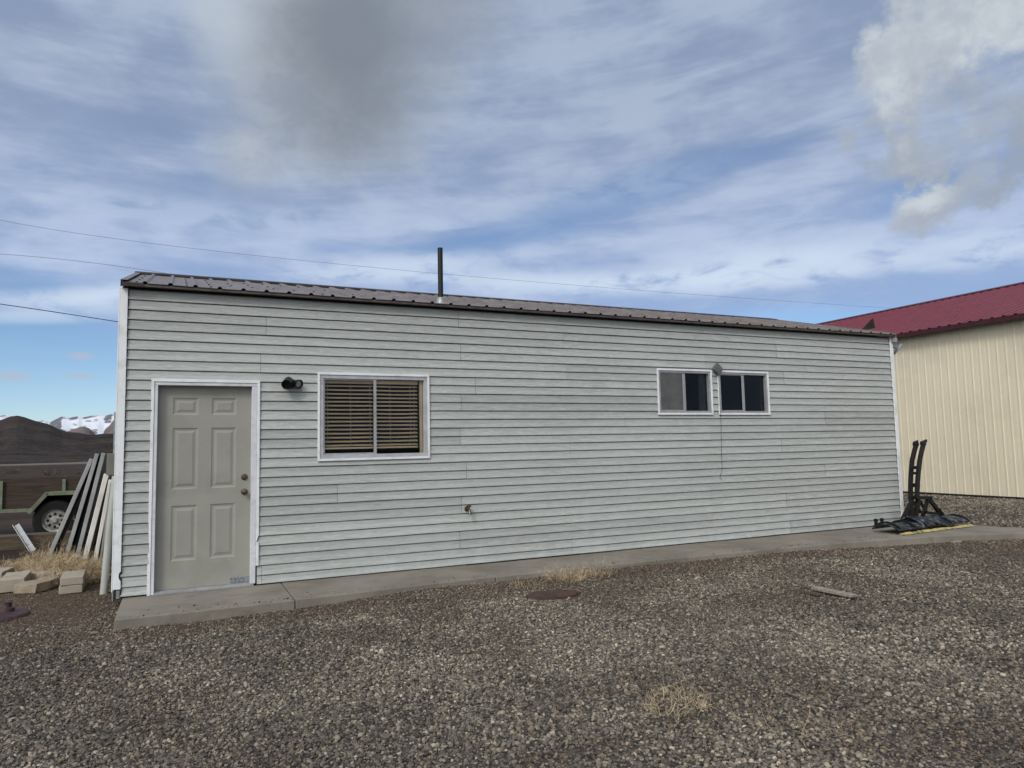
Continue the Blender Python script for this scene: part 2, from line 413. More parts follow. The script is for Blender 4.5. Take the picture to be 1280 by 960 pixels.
    c=h.mix(h.math('MULTIPLY',h.ss(h.noise(oc,3.5,5,.7),.42,.68),.4),c,(.17,.155,.13))
    bc=h.mix(r,(.055,.036,.025),(.17,.125,.088))
    c=h.mix(1.,c,(1.10,1.02,.915),'MULTIPLY')
    gp=h.new('ShaderNodeNewGeometry').outputs['Position']; pn=h.noise(gp,.75,4,.55,.4); pv=h.math('ADD',.78,h.math('MULTIPLY',h.ss(pn,.35,.65),.45)); c=h.mix(1.,c,h.comb(pv,pv,pv),'MULTIPLY')
    c=h.mix(h.math('MULTIPLY',br,.72),c,bc)
    h.set(b.inputs['Base Color'],c); b.inputs['Roughness'].default_value=.82; b.inputs['Specular IOR Level'].default_value=.25
    # geometry nodes
    ng=bpy.data.node_groups.new('gravel_nodes','GeometryNodeTree')
    ng.interface.new_socket('Geometry',in_out='INPUT',socket_type='NodeSocketGeometry'); ng.interface.new_socket('Geometry',in_out='OUTPUT',socket_type='NodeSocketGeometry')
    G=ng.nodes; L=ng.links; gi=G.new('NodeGroupInput'); go=G.new('NodeGroupOutput')
    g2i=G.new('GeometryNodeGeometryToInstance')
    for k in range(7):
        ic=G.new('GeometryNodeMeshIcoSphere'); ic.inputs['Radius'].default_value=.55; ic.inputs['Subdivisions'].default_value=2
        tn=G.new('ShaderNodeTexNoise'); tn.noise_dimensions='4D'; tn.inputs['W'].default_value=k*3.1+.5; tn.inputs['Scale'].default_value=1.9; tn.inputs['Detail'].default_value=2
        sb=G.new('ShaderNodeVectorMath'); sb.operation='SUBTRACT'; sb.inputs[1].default_value=(.5,.5,.5); L.new(tn.outputs['Color'],sb.inputs[0])
        scn=G.new('ShaderNodeVectorMath'); scn.operation='SCALE'; scn.inputs[3].default_value=1.15; L.new(sb.outputs[0],scn.inputs[0])
        sp=G.new('GeometryNodeSetPosition'); L.new(ic.outputs['Mesh'],sp.inputs['Geometry']); L.new(scn.outputs[0],sp.inputs['Offset'])
        sf=G.new('GeometryNodeSetShadeSmooth'); sf.inputs['Shade Smooth'].default_value=(k%2==0); L.new(sp.outputs[0],sf.inputs['Geometry'])
        smn=G.new('GeometryNodeSetMaterial'); smn.inputs['Material'].default_value=m; L.new(sf.outputs[0],smn.inputs['Geometry'])
        L.new(smn.outputs[0],g2i.inputs[0])
    ip=G.new('GeometryNodeInstanceOnPoints'); L.new(gi.outputs[0],ip.inputs['Points']); L.new(g2i.outputs[0],ip.inputs['Instance'])
    ip.inputs['Pick Instance'].default_value=True
    def NA(nm,t):
        q=G.new('GeometryNodeInputNamedAttribute'); q.data_type=t; q.inputs['Name'].default_value=nm; return q.outputs[0]
    L.new(NA('vi','INT'),ip.inputs['Instance Index'])
    e=G.new('FunctionNodeEulerToRotation'); L.new(NA('rv','FLOAT_VECTOR'),e.inputs[0]); L.new(e.outputs[0],ip.inputs['Rotation'])
    L.new(NA('sv','FLOAT_VECTOR'),ip.inputs['Scale'])
    L.new(ip.outputs[0],go.inputs[0])
    md=o.modifiers.new('scatter','NODES'); md.node_group=ng
gravel()

def slab():
    # poly front edge, back along the wall
    front=SLAB[:11]; mb=MB()
    joints=[1.48,3.54,5.6,7.7,9.8]
    def split(xa,xb):
        pts=[(x,y) for x,y in front if xa<x<xb]
        def yi(x):
            for (x0,y0),(x1,y1) in zip(front,front[1:]):
                if x0<=x<=x1: return y0+(y1-y0)*(x-x0)/(x1-x0)
            return front[0][1]
        return [(xa,yi(xa))]+pts+[(xb,yi(xb))]
    edges=[.02]+joints
    g=.0035
    for i in range(len(edges)-1):
        a,b=edges[i]+(g if i else 0),edges[i+1]-g
        f=split(a,b); j=.0 if i==0 else .5*(f[0][1]+0)*0
        # joints run slightly askew as in the photo
        poly=f+[(b,.02),(a,.02)]
        mb.prism(poly,2,-.16,-.002+[0,.004,-.001,.002,.0][i])
    tail=[(9.8+g,-1.22)]+[(x,y) for x,y in SLAB if x>9.9]+[(11.02,.02),(9.8+g,.02)]
    mb.prism(tail,2,-.16,-.001)
    o=mb.build('walkway',M['slab'],bevel=.008)
    tag(o,'narrow concrete walkway slab along the siding wall',kind='structure')
slab()

# ------------------------------------------------------------------ small building
L_=10.994; EX=.09993; TOP=3.016; DEP=5.3
RIDY,RIDZ=2.6,3.745; EAVY,EAVZ=-.11,3.045
bld=thing('outbuilding',(0,0,0),'long low outbuilding with grey green lap siding and brown metal roof','building')
OPEN=[(.245,1.235,-.1,2.095),(1.858,3.094,1.266,2.196),(6.349,7.258,1.763,2.362),(7.391,8.312,1.761,2.359)]
def siding():
    mb=MB(); rows=[]; z=EX
    # course profile (y, dz) from the lip up
    prof=[(-.004,.0005),(-.0165,.0),(-.0175,.003),(-.0085,.048),(-.0060,.0895),(.010,.0915),(.010,.1006)]
    seamsets=[[1.25,4.91,8.57],[3.49,7.15],[2.1,5.78,9.43],[.0,3.66,7.3]]
    zk=[0.0]+[EX*k for k in range(1,30)]
    for k in range(0,30):
        z0=zk[k] if k else .013
        top=TOP-.002
        pr=[(y,z0+dz) for y,dz in prof]
        if k==0: pr=[(-.004,z0),(-.0165,z0),(-.0175,z0+.004),(-.0085,.05),(-.0060,.0895),(.010,.0915),(.010,.1006)]
        pr=[(y,min(zz,top)) for y,zz in pr]
        pair=(k)//2
        rnd=random.Random(pair*13+5); ss=[s+rnd.uniform(-.05,.08) for s in seamsets[[0,1,0,1,2,1,0,1,2,1,3,0,1,0,1][pair%15]]]
        xs=[.0]+[s for s in ss if .2<s<L_-.2]+[L_]
        for si,(a,b) in enumerate(zip(xs,xs[1:])):
            mb.cur=random.Random(pair*7+si*101).random()
            dy=-.0022*(si%2)
            a_,b_=a,b
            if si>0: a=a+.0028
            cuts=sorted({a,b}|{v for o in OPEN for v in o[:2] if a<v<b})
            # long runs get gentle waviness
            for c0,c1 in zip(cuts,cuts[1:]):
                op=[o for o in OPEN if o[0]<=c0+1e-6 and c1<=o[1]+1e-6]
                n=max(1,int((c1-c0)/.35)); sx=[c0+(c1-c0)*i/n for i in range(n+1)]
                runs=[]
                def clip(lo,hi):
                    out=[]
                    for (y0,q0),(y1,q1) in zip(pr,pr[1:]):
                        if q1<=q0:
                            if lo<=q0<=hi and lo<=q1<=hi: out.append(((y0,q0),(y1,q1)))
                            continue
                        t0=max(0,(lo-q0)/(q1-q0)); t1=min(1,(hi-q0)/(q1-q0))
                        if t1>t0: out.append(((y0+(y1-y0)*t0,q0+(q1-q0)*t0),(y0+(y1-y0)*t1,q0+(q1-q0)*t1)))
                    return out
                if op: segs=clip(-1,op[0][2])+clip(op[0][3],9)
                else: segs=clip(-1,9)
                for (p0,p1) in segs:
                    for u,w in zip(sx,sx[1:]):
                        def wv(x): return .0012*math.sin(x*3.1+k*2.3)+.0008*math.sin(x*7.7+k)
                        mb.add([(u,p0[0]+dy+wv(u)*.4,p0[1]+wv(u)*.8),(w,p0[0]+dy+wv(w)*.4,p0[1]+wv(w)*.8),(w,p1[0]+dy+wv(w)*.4,p1[1]+wv(w)*.8),(u,p1[0]+dy+wv(u)*.4,p1[1]+wv(u)*.8)],[(0,1,2,3)])
                # panel end edge at seams
    o=mb.build('siding',M['siding'],bld,recalc=False,attr='tone'); return o
siding()
def shell():
    mb=MB(); y0,y1=.012,.11
    xs=sorted({0.004,L_-.004}|{v for o in OPEN for v in o[:2]})
    for a,b in zip(xs,xs[1:]):
        op=[o for o in OPEN if o[0]<=a+1e-6 and b<=o[1]+1e-6]
        if op:
            if op[0][2]>0: mb.box(a,b,y0,y1,-.05,op[0][2])
            mb.box(a,b,y0,y1,op[0][3],TOP-.003)
        else: mb.box(a,b,y0,y1,-.05,TOP-.003)
    mb.build('wall_frame',M['osb'],bld)
    # interior partition + floor so that rooms read dark
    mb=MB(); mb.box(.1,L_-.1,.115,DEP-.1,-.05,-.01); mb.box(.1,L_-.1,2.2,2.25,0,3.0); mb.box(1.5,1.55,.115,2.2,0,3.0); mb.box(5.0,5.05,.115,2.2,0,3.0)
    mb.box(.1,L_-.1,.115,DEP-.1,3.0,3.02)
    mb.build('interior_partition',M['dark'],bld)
    # side walls (lap siding too), back wall
    for x0,sg in ((-.046,-1),(L_+.03,1)):
        mb=MB()
        for k in range(0,37):
            z0=EX*k; z1=z0+EX
            def yext(z):
                if z<=TOP: return 0.0,DEP-.1
                t=(z-TOP)/(RIDZ-TOP); return RIDY*t,(DEP-.1)-(DEP-.1-RIDY)*t
            if z0>=RIDZ-.02: break
            z1=min(z1,RIDZ-.02); a0,b0=yext(z0); a1,b1=yext(z1)
            xo=x0+sg*.0165; xi=x0+sg*.006
            mb.add([(xo,a0,z0),(xo,b0,z0),(xi,b1,z1-.008),(xi,a1,z1-.008)],[(0,1,2,3)])
            mb.add([(x0-sg*.008,a1,z1-.008),(x0-sg*.008,b1,z1-.008),(x0-sg*.008,b1,z1),(x0-sg*.008,a1,z1)],[(0,1,2,3)])
            mb.add([(x0-sg*.008,a1,z1-.008),(x0-sg*.008,b1,z1-.008),(xi,b1,z1-.008),(xi,a1,z1-.008)],[(0,1,2,3)])
            mb.add([(xo,a0,z0),(xo,b0,z0),(x0-sg*.008,b0,z0),(x0-sg*.008,a0,z0)],[(0,1,2,3)])
        mb.build('side_wall',M['siding'],bld,recalc=False,attr='tone')
    mb=MB(); mb.box(0.02,L_-.02,DEP-.12,DEP-.02,-.05,TOP-.003); mb.build('back_wall',M['siding'],bld)
shell()
def corners():
    rnd=random.Random(3)
    # left corner post with torn lower end
    w=.004; mb=MB(); zb=.085; l=-.062
    prof=[(l,zb+.004),(l+.012,zb-.004),(l+.022,zb+.006),(l+.034,zb-.003),(l+.044,zb+.003),(l+.055,zb),(w,zb+.005),(w,.16),(w-.010,.175),(w-.018,.20),(w-.016,.235),(w-.004,.25),(w,.255),(w,TOP-.012),(l,TOP-.012)]
    mb.prism(prof,1,-.034,-.0185)
    mb.box(l-.012,l-.0005,-.034,.09,zb-.02,TOP-.012)
    mb.build('corner_trim',M['white'],bld,bevel=.003)
    mb=MB(); mb.box(l-.006,l+.006,-.028,-.014,-.02,zb-.006); mb.box(l+.030,l+.058,-.026,-.016,-.0,zb-.010)
    mb.build('corner_trim_stub',M['galv'],bld)
    mb=MB(); mb.box(l+.002,.012,-.0135,.11,-.02,TOP-.02); mb.build('corner_framing',M['osb'],bld)
    mb=MB(); mb.box(L_-.004,L_+.052,-.034,-.0185,-.015,TOP-.012); mb.box(L_+.0525,L_+.062,-.034,.09,-.015,TOP-.012)
    mb.build('corner_trim',M['white'],bld,bevel=.003)
corners()

def ribbed(x0,x1,P,step,rh,rw,minor=0):
    """profile along x of ribbed sheet metal: list of (x,h)"""
    pts=[]; x=x0
    while x<x1-1e-6:
        pts+= [(x,0)]
        c=x+step/2
        if minor:
            for q in (step*.22,step*.36): pts+=[(x+q-minor,0),(x+q-minor*.4,rh*.22),(x+q+minor*.4,rh*.22),(x+q+minor,0)]
        a=x+step-rw*1.0
        pts+=[(a-rw*.5,0),(a-rw*.25,rh),(a+rw*.25,rh),(a+rw*.5,0)]
        x+=step
    pts=[(min(a,x1),b) for a,b in pts if a<=x1+.001]+[(x1,0)]
    return pts
def roof():
    xa,xb=-.046,L_+.085
    prof=ribbed(xa+.02,xb,None,.229,.02,.05)
    mb=MB()
    def sheet(ya,za,yb,zb,thick=.004):
        nrm=Vector((0,-(zb-za),(yb-ya))).normalized()
        if nrm.z<0: nrm=-nrm
        nseg=8
        vs=[]; fs=[]; n=len(prof)
        for j in range(nseg+1):
            t=j/nseg; y=ya+(yb-ya)*t; z=za+(zb-za)*t
            for x,hh in prof: vs.append((x,y+nrm.y*hh,z+nrm.z*hh+.0015*math.sin(x*5+j)))
        for j in range(nseg):
            for i in range(n-1): fs.append((j*n+i,j*n+i+1,(j+1)*n+i+1,(j+1)*n+i))
        mb.add(vs,fs)
        vs2=[(a,b-nrm.y*thick,c-nrm.z*thick) for a,b,c in vs]; mb.add(vs2,fs)
        k=len(vs); 
        mb.add([vs[i] for i in range(n)]+[vs2[i] for i in range(n)],[(i,i+1,n+i+1,n+i) for i in range(n-1)])
    sheet(EAVY,EAVZ,RIDY,RIDZ); sheet(2*RIDY-EAVY,EAVZ,RIDY,RIDZ)
    r=mb.build('roof',M['roof'],bld,recalc=False)
    # closures: eave flashing under the ribs, rake trim, ridge cap, screws
    mb=MB(); mb.box(xa,xb,EAVY+.012,EAVY+.03,EAVZ-.030,EAVZ-.006); mb.box(xa,xb,EAVY+.03,-.0345,EAVZ-.030,EAVZ-.025)
    mb.build('eave_trim',M['roofedge'],r)
    s=(RIDZ-EAVZ)/(RIDY-EAVY)
    for x0,x1 in ((xa-.012,xa+.05),(xb-.04,xb+.012)):
        for a,b in ((EAVY-.004,RIDY-.16),(2*RIDY-EAVY+.004,RIDY+.16)):
            mb=MB()
            za=EAVZ; zb=EAVZ+abs(b-(EAVY if a<RIDY else 2*RIDY-EAVY))*s
            mb.add([(x0,a,za+.024),(x1,a,za+.024),(x1,b,zb+.024),(x0,b,zb+.024),(x0,a,za-.05),(x0,b,zb-.05)],[(0,1,2,3),(0,3,5,4)])
            mb.build('rake_trim',M['roof'],r,recalc=False)
    mb=MB(); 
    mb.box(xa-.004,xa+.19,EAVY+.002,EAVY+.010,EAVZ-.034,EAVZ+.004); mb.build('eave_corner_closure',M['roofdark'],r)
    mb=MB()
    for sg in (-1,1):
        y1=RIDY+sg*.17; z1=RIDZ-.17*s+.030
        mb.add([(xa-.02,RIDY,RIDZ+.036),(xb+.02,RIDY,RIDZ+.036),(xb+.02,y1,z1),(xa-.02,y1,z1),(xb+.02,y1,z1-.022),(xa-.02,y1,z1-.022)],[(0,1,2,3),(3,2,4,5)])
    mb.build('ridge_cap',M['roofdark'],r,recalc=False)
    x=xa+.02+.1
    rr=random.Random(5)
    i=0
    while x<2.4:
        for y in (.05,.62,1.2,1.8,2.35):
            if i in (0,2,3) or rr.random()<.5:
                z=EAVZ+(y-EAVY)*s+.004; mb=MB(); mb.lathe((x,y,z),(0,-s,1),[(.011,-.004),(.011,.002),(.006,.007)],6); mb.build('roof_screw',M['roofdark'],r)
        x+=.229; i+=1
    mb=MB(); mb.tube([(3.315,.12,3.06),(3.315,.12,3.775)],.031,16); fl=mb.build('flue_pipe',M['pipe_black'],r,smooth=True)
    mb=MB(); mb.lathe((3.315,.12,3.085),(0,-.15,1),[(.085,-.02),(.08,.0),(.052,.03),(.045,.075),(.034,.085)],18); mb.build('pipe_flashing',M['lead'],fl,smooth=True)
    # bent flap of rake flashing at the far gable
    a=at(1074,414.5,0,L_+.10); b=at(1091,397.5,0,L_+.10); c=at(1093.5,410,0,L_+.10)
    mb=MB(); d=Vector((.012,.0,.0)); mb.add([a,b,c,a+d,b+d,c+d],[(0,1,2),(5,4,3),(0,3,4,1),(1,4,5,2),(2,5,3,0)])
    o=mb.build('bent_flashing',M['roofdark'],r); o['label']='dark brown flashing flap standing up at the far gable'
    mb=MB(); mb.box(L_+.02,L_+.085,-.10,-.045,2.925,EAVZ-.05); mb.build('rake_end_cap',M['lead'],r)
roof()

# door
def door():
    x0,x1,z0,z1=.289,1.171,.026,2.046; yb=.066
    mb=MB(); W=x1-x0; H=z1-z0
    def X(u): return x0+u*W
    # panel layout from the photo (fractions of width / height)
    cols=[(.155,.425),(.565,.835)]
    rows=[(.135,.405),(.485,.79),(.855,.942)]
    xs=[0]+[v for c in cols for v in c]+[1]; zs=[0]+[v for r in rows for v in r]+[1]
    for i in range(len(xs)-1):
        for j in range(len(zs)-1):
            a,b=X(xs[i]),X(xs[i+1]); c,d=z0+zs[j]*H,z0+zs[j+1]*H
            if i in (1,3) and j in (1,3,5):
                rings=[(0,0),(.012,.007),(.022,.009),(.030,.009),(.054,.002)]
                vs=[]
                for ins,dep in rings:
                    vs+=[(a+ins,yb+dep,c+ins),(b-ins,yb+dep,c+ins),(b-ins,yb+dep,d-ins),(a+ins,yb+dep,d-ins)]
                fs=[(4*q+k,4*q+(k+1)%4,4*q+4+(k+1)%4,4*q+4+k) for q in range(len(rings)-1) for k in range(4)]
                n=len(vs)-4; fs.append((n,n+1,n+2,n+3)); mb.add(vs,fs)
            else: mb.add([(a,yb,c),(b,yb,c),(b,yb,d),(a,yb,d)],[(0,1,2,3)])
    mb.add([(x0,yb,z0),(x1,yb,z0),(x1,yb,z1),(x0,yb,z1),(x0,yb+.044,z0),(x1,yb+.044,z0),(x1,yb+.044,z1),(x0,yb+.044,z1)],[(4,7,6,5),(0,4,5,1),(1,5,6,2),(2,6,7,3),(3,7,4,0)])
    d=mb.build('door',M['door'],bld,recalc=False)
    for z,nm in ((1.106,'deadbolt'),(.955,'door_knob')):
        mb=MB()
        if nm=='deadbolt': mb.lathe((1.112,yb,z),(0,-1,0),[(.033,0),(.032,.006),(.024,.016),(.012,.018),(.01,.014)],24)
        else: mb.lathe((1.112,yb,z),(0,-1,0),[(.034,0),(.033,.007),(.014,.012),(.012,.035),(.024,.043),(.029,.056),(.026,.068),(.010,.073)],24)
        mb.build(nm,M['brass'],d,smooth=True)
    a=at(286,719,1,0); mb=MB(); mb.box(.985,1.166,yb-.004,yb-.0005,.036,.088); mb.build('patch_plate',M['plate'],d)
    # frame
    rr=random.Random(9); mb=MB()
    # left outer flange, torn near the foot; right outer flange with chunks missing
    def flange(xa,xb,side,pieces):
        for (za,zb,cut) in pieces:
            if side<0: poly=[(xa+cut,za),(xb,za),(xb,zb),(xa+cut*.2,zb)]
            else: poly=[(xa,za),(xb-cut,za),(xb-cut*.2,zb),(xa,zb)]
            mb.prism(poly,1,-.030,-.0175)
    flange(.228,.256,-1,[(.0,.30,0),(.30,.36,.018),(.36,.40,.004),(.40,.62,.016),(.62,.70,.008),(.70,1.78,.0),(1.78,1.80,.012),(1.80,2.08,0)])
    flange(1.222,1.250,1,[(.20,.44,0),(.44,.50,.022),(.50,2.08,0)])
    mb.box(.228,1.250,-.030,-.0175,2.081,2.108)
    fr=mb.build('door_frame',M['white'],bld,bevel=.002)
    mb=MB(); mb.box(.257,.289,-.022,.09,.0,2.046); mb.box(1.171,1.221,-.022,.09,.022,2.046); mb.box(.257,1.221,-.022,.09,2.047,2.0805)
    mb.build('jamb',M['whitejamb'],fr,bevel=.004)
    mb=MB(); mb.prism([(-.03,.0),(-.03,.014),(.02,.024),(.09,.024),(.09,.0)],0,.2895,1.205); mb.build('threshold',M['alu'],fr)
door()

def window(x0,x1,z0,z1,wt,ws,kind):
    """white flange, alu sash, two panes"""
    mb=MB(); mb.ring(x0,x1,z0,z1,wt,-.034,-.0175); fr=mb.build('window',M['white'],bld,bevel=.002)
    a0,a1,b0,b1=x0+wt,x1-wt,z0+wt,z1-wt
    mb=MB(); mb.ring(a0+.0005,a1-.0005,b0+.0005,b1-.0005,ws,-.024,.06); mb.build('window_frame',M['winjamb'] if kind=='big' else M['alu'],fr,bevel=.002)
    i0,i1,j0,j1=a0+ws,a1-ws,b0+ws,b1-ws
    xm={'big':2.474,'left':6.79,'right':7.844}[kind]; mw=.017 if kind=='big' else .024
    # sliding sash on the left (nearer), fixed pane on the right
    mb=MB(); mb.ring(i0+.0008,xm+mw,j0+.0008,j1-.0008,.016 if kind=='big' else .012,-.010,.012); mb.box(xm-mw,xm+mw,-.016,-.0105,j0,j1)
    mb.build('sliding_sash',M['alu'],fr,bevel=.0015)
    s=.016 if kind=='big' else .012
    mb=MB(); mb.box(i0+s,xm+mw-s,-.003,.001,j0+s,j1-s); mb.build('pane',M['glass'] if kind=='big' else M['glass2'],fr)
    mb=MB(); mb.box(xm+mw+.001,i1-.0005,.024,.028,j0+.0005,j1-.0005); mb.build('pane',M['glass'] if kind=='big' else M['glass2'],fr)
    if kind=='big':
        mb=MB(); z=j1-.075; k=0
        rr=random.Random(2)
        for (xa,xb) in ((i0+.012,xm-.006),(xm+.02,i1-.055)):
            z=j1-.072; k=0
            while z>j0+.085:
                tl=.42; d=.025; n=6; sag=.006 if xa>xm else .003; sag*=(math.sin(k*1.1)+.6)*.5
                top=[];
                for q in range(n+1):
                    x=xa+(xb-xa)*q/n; dz=-sag*math.sin(math.pi*q/n)
                    top+=[(x,.075-d*math.cos(tl),z+dz-d*math.sin(tl)),(x,.075,z+dz+.003),(x,.075+d*math.cos(tl),z+dz+d*math.sin(tl))]
                mb.add(top,[(3*q,3*q+3,3*q+4,3*q+1) for q in range(n)]+[(3*q+1,3*q+4,3*q+5,3*q+2) for q in range(n)])
                z-=.0440; k+=1
            mb.box(xa,xb,.045,.10,j1-.045,j1-.004)
            mb.box(xa,xb,.055,.095,z+.004,z+.022)
        bl=mb.build('blind',M['blind'],fr,recalc=False)
        mb=MB()
        for x in (1.96,2.21,2.66,2.90,2.945,2.43):
            mb.tube([(x,.047,j1-.04),(x+.004,.046,j0+.09)],.0022,5)
        mb.build('blind_cord',M['cord'],bl)
        mb=MB(); mb.box(i1-.035,i1-.004,.035,.06,j0,j1); mb.build('inner_stop',M['blind'],fr)
    else:
        if kind=='left':
            mb=MB(); mb.box(i0+s,xm-mw-.001,-.0095,-.0075,j0+s,j1-s); o=mb.build('insect_screen',M['screen'],fr)
        mb=MB(); vs=[]; n=16; xa,xb=(i1-.13,i1+.02) if kind=='left' else (i1-.045,i1+.03)
        for q in range(n+1):
            x=xa+(xb-xa)*q/n; y=.055+.012*math.sin(q*1.5); vs+=[(x,y,j0-.05),(x+.012,y,j1)]
        mb.add(vs,[(2*q,2*q+2,2*q+3,2*q+1) for q in range(n)]); mb.build('curtain',M['curtain'],fr,recalc=False,smooth=True)
    return fr
w=window(1.842,3.110,1.250,2.212,.024,.040,'big'); w['label']='wide slider with tan slat blinds half open'
w=window(6.333,7.274,1.747,2.378,.026,.028,'left'); w['label']='small slider with grey insect screen on its left half'
w=window(7.375,8.328,1.745,2.375,.026,.028,'right'); w['label']='small slider with two dark panes'

# wall fittings
def wall_lamp():
    c=Vector((1.555,-.02,2.085)); t=thing('wall_lamp',(c.x,c.y,c.z),'black outdoor spotlight on the siding between door and blinds window','light')
    mb=MB(); mb.lathe(c,(0,-1,0),[(.055,0),(.055,.012),(.04,.022),(.02,.03)],24); mb.build('base_plate',M['black'],t,smooth=True)
    h0=c+Vector((.0,-.03,0)); ax=Vector((-.25,-.75,-.35)).normalized(); 
    c1=c+Vector((-.028,-.045,.012))
    mb=MB(); mb.tube([h0,c1],.014,10); mb.lathe(c1-ax*.05,ax,[(.02,0),(.046,.012),(.05,.05),(.050,.12),(.054,.125),(.054,.14),(.046,.14),(.044,.11)],24); mb.build('lamp_head',M['black'],t,smooth=True)
    ax=Vector((.50,-.78,-.22)).normalized(); c2=c+Vector((.055,-.03,.0))
    mb=MB(); mb.tube([h0,c2],.014,10); mb.lathe(c2-ax*.03,ax,[(.018,0),(.035,.01),(.044,.05),(.050,.085),(.044,.085),(.040,.06)],24); h=mb.build('lamp_head',M['black'],t,smooth=True)
    mb=MB(); mb.lathe(c2-ax*.03,ax,[(.041,.062),(.035,.070),(.015,.074)],20); mb.build('lens',M['lens'],h,smooth=True)
wall_lamp()
def corner_lamp():
    c=Vector((L_+.30,.06,2.84)); t=thing('flood_lamp',tuple(c),'round silver flood light beyond the far right corner of the siding','light')
    mb=MB(); mb.bar((L_+.02,.06,2.93),c,.02,.02); mb.box(L_+.02,L_+.05,.02,.10,2.88,2.98); mb.build('bracket',M['galv'],t)
    ax=(Vector((.90,-.42,0))*.72-Vector((.42,.90,0))*.30+Vector((0,0,-.55))).normalized(); mb=MB(); mb.lathe(c,ax,[(.03,-.03),(.075,-.022),(.105,-.005),(.105,.012),(.09,.008)],24); hd=mb.build('lamp_head',M['galv'],t,smooth=True)
    mb=MB(); mb.lathe(c,ax,[(.088,.008),(.03,.016)],20); mb.build('lens',M['white'],hd,smooth=True)
corner_lamp()
def hose_bib():
    c=Vector((3.557,-.017,.648)); t=thing('hose_tap',tuple(c),'rusty hose tap sticking out of the siding low on the wall','tap')
    mb=MB(); mb.tube([c,c+Vector((0,-.07,0)),c+Vector((0,-.085,-.02)),c+Vector((0,-.10,-.055))],[.014,.014,.015,.017],12); mb.lathe(c,(0,-1,0),[(.032,0),(.03,.006),(.015,.01)],18); mb.build('spout',M['brass'],t,smooth=True)
    mb=MB(); mb.lathe(c+Vector((.0,-.07,.03)),(-.1,-.4,1),[(.006,-.03),(.006,0),(.026,.003),(.028,.008),(.026,.013),(.006,.014)],8); mb.build('handle',M['rust'],t)
hose_bib()
def vent_box():
    c=Vector((7.36,-.03,2.385)); t=thing('junction_box',tuple(c),'grey diamond shaped cover fixed between the two small windows','box')
    mb=MB(); a=.068
    pts=[(c.x-.01,c.z+.092),(c.x+.075,c.z+.02),(c.x+.068,c.z-.02),(c.x+.012,c.z-.088),(c.x-.075,c.z-.005),(c.x-.068,c.z+.035)]
    mb.prism(pts,1,-.075,-.0345); mb.build('cover',M['vent'],t,bevel=.003)
    mb=MB(); mb.prism([(c.x-.03,c.z-.04),(c.x+.03,c.z-.04),(c.x+.03,c.z+.04),(c.x-.03,c.z+.04)],1,-.082,-.0755); mb.build('lid',M['vent'],t,bevel=.003)
    mb=MB(); p=[(7.385,-.04,2.33),(7.385,-.042,2.0),(7.39,-.04,1.7),(7.385,-.026,1.2),(7.383,-.026,.98),(7.35,-.03,.92),(7.335,-.03,.87),(7.375,-.03,.83)]
    mb.tube(p,.0024,6); o=mb.build('cable',M['wire'],None,loc=(7.385,-.04,2.33)); tag(o,'thin dark cable hanging down the siding below the diamond cover','cable')
vent_box()

# ------------------------------------------------------------------ cream warehouse
def warehouse():
    XW=18.1; y0,y1=-9.,26.; zt=4.06; rx,rz=24.,6.03
    t=thing('warehouse',(XW,y0,-.09),'tall cream metal warehouse with a red ribbed roof','building')
    step=.229; mb=MB(); pts=ribbed(y0,y1,None,.203,.013,.045,minor=.014)
    n=len(pts); vs=[]
    for z in (-.06,zt): vs+=[(XW-h,y,z) for y,h in pts]
    mb.add(vs,[(i,i+1,n+i+1,n+i) for i in range(n-1)]); mb.build('wall',M['cream'],t,recalc=False)
    mb=MB(); mb.box(XW+.01,30,y0,y0+.05,-.1,zt); mb.box(XW+.01,30,y1-.05,y1,-.1,zt); mb.box(29.95,30,y0+.05,y1-.05,-.1,zt)
    for y in (y0,y1-.05): mb.prism([(XW+.01,zt),(30,zt),(rx,rz-.1)],1,y+.002,y+.048)
    mb.build('wall',M['cream'],t)
    s=(rz-4.13)/(rx-17.8)
    mb=MB(); prof=ribbed(y0-.2,y1+.2,None,.26,.024,.10); n=len(prof)
    for sg in (-1,1):
        vs=[]
        for q in range(2):
            x=17.8 if q==0 else rx
            if sg>0: x=2*rx-x
            z=4.13 if q==0 else rz
            vs+=[(x,y,z+h) for y,h in prof]
        mb.add(vs,[(i,i+1,n+i+1,n+i) for i in range(n-1)])
    rf=mb.build('roof',M['redroof'],t,recalc=False)
    mb=MB(); mb.box(17.79,17.82,y0-.2,y1+.2,4.02,4.125); mb.box(17.82,XW-.03,y0-.2,y1+.2,4.065,4.072); mb.build('fascia',M['redtrim'],rf)
    mb=MB(); mb.prism([(rx-.25,rz-.03),(rx,rz+.05),(rx+.25,rz-.03),(rx+.25,rz-.06),(rx,rz+.02),(rx-.25,rz-.06)],1,y0-.2,y1+.2); mb.build('ridge_cap',M['redtrim'],rf)
    mb=MB(); mb.box(XW-.05,XW-.026,y0,y1,-.1,-.045); mb.build('base_trim',M['dark'],t)
warehouse()

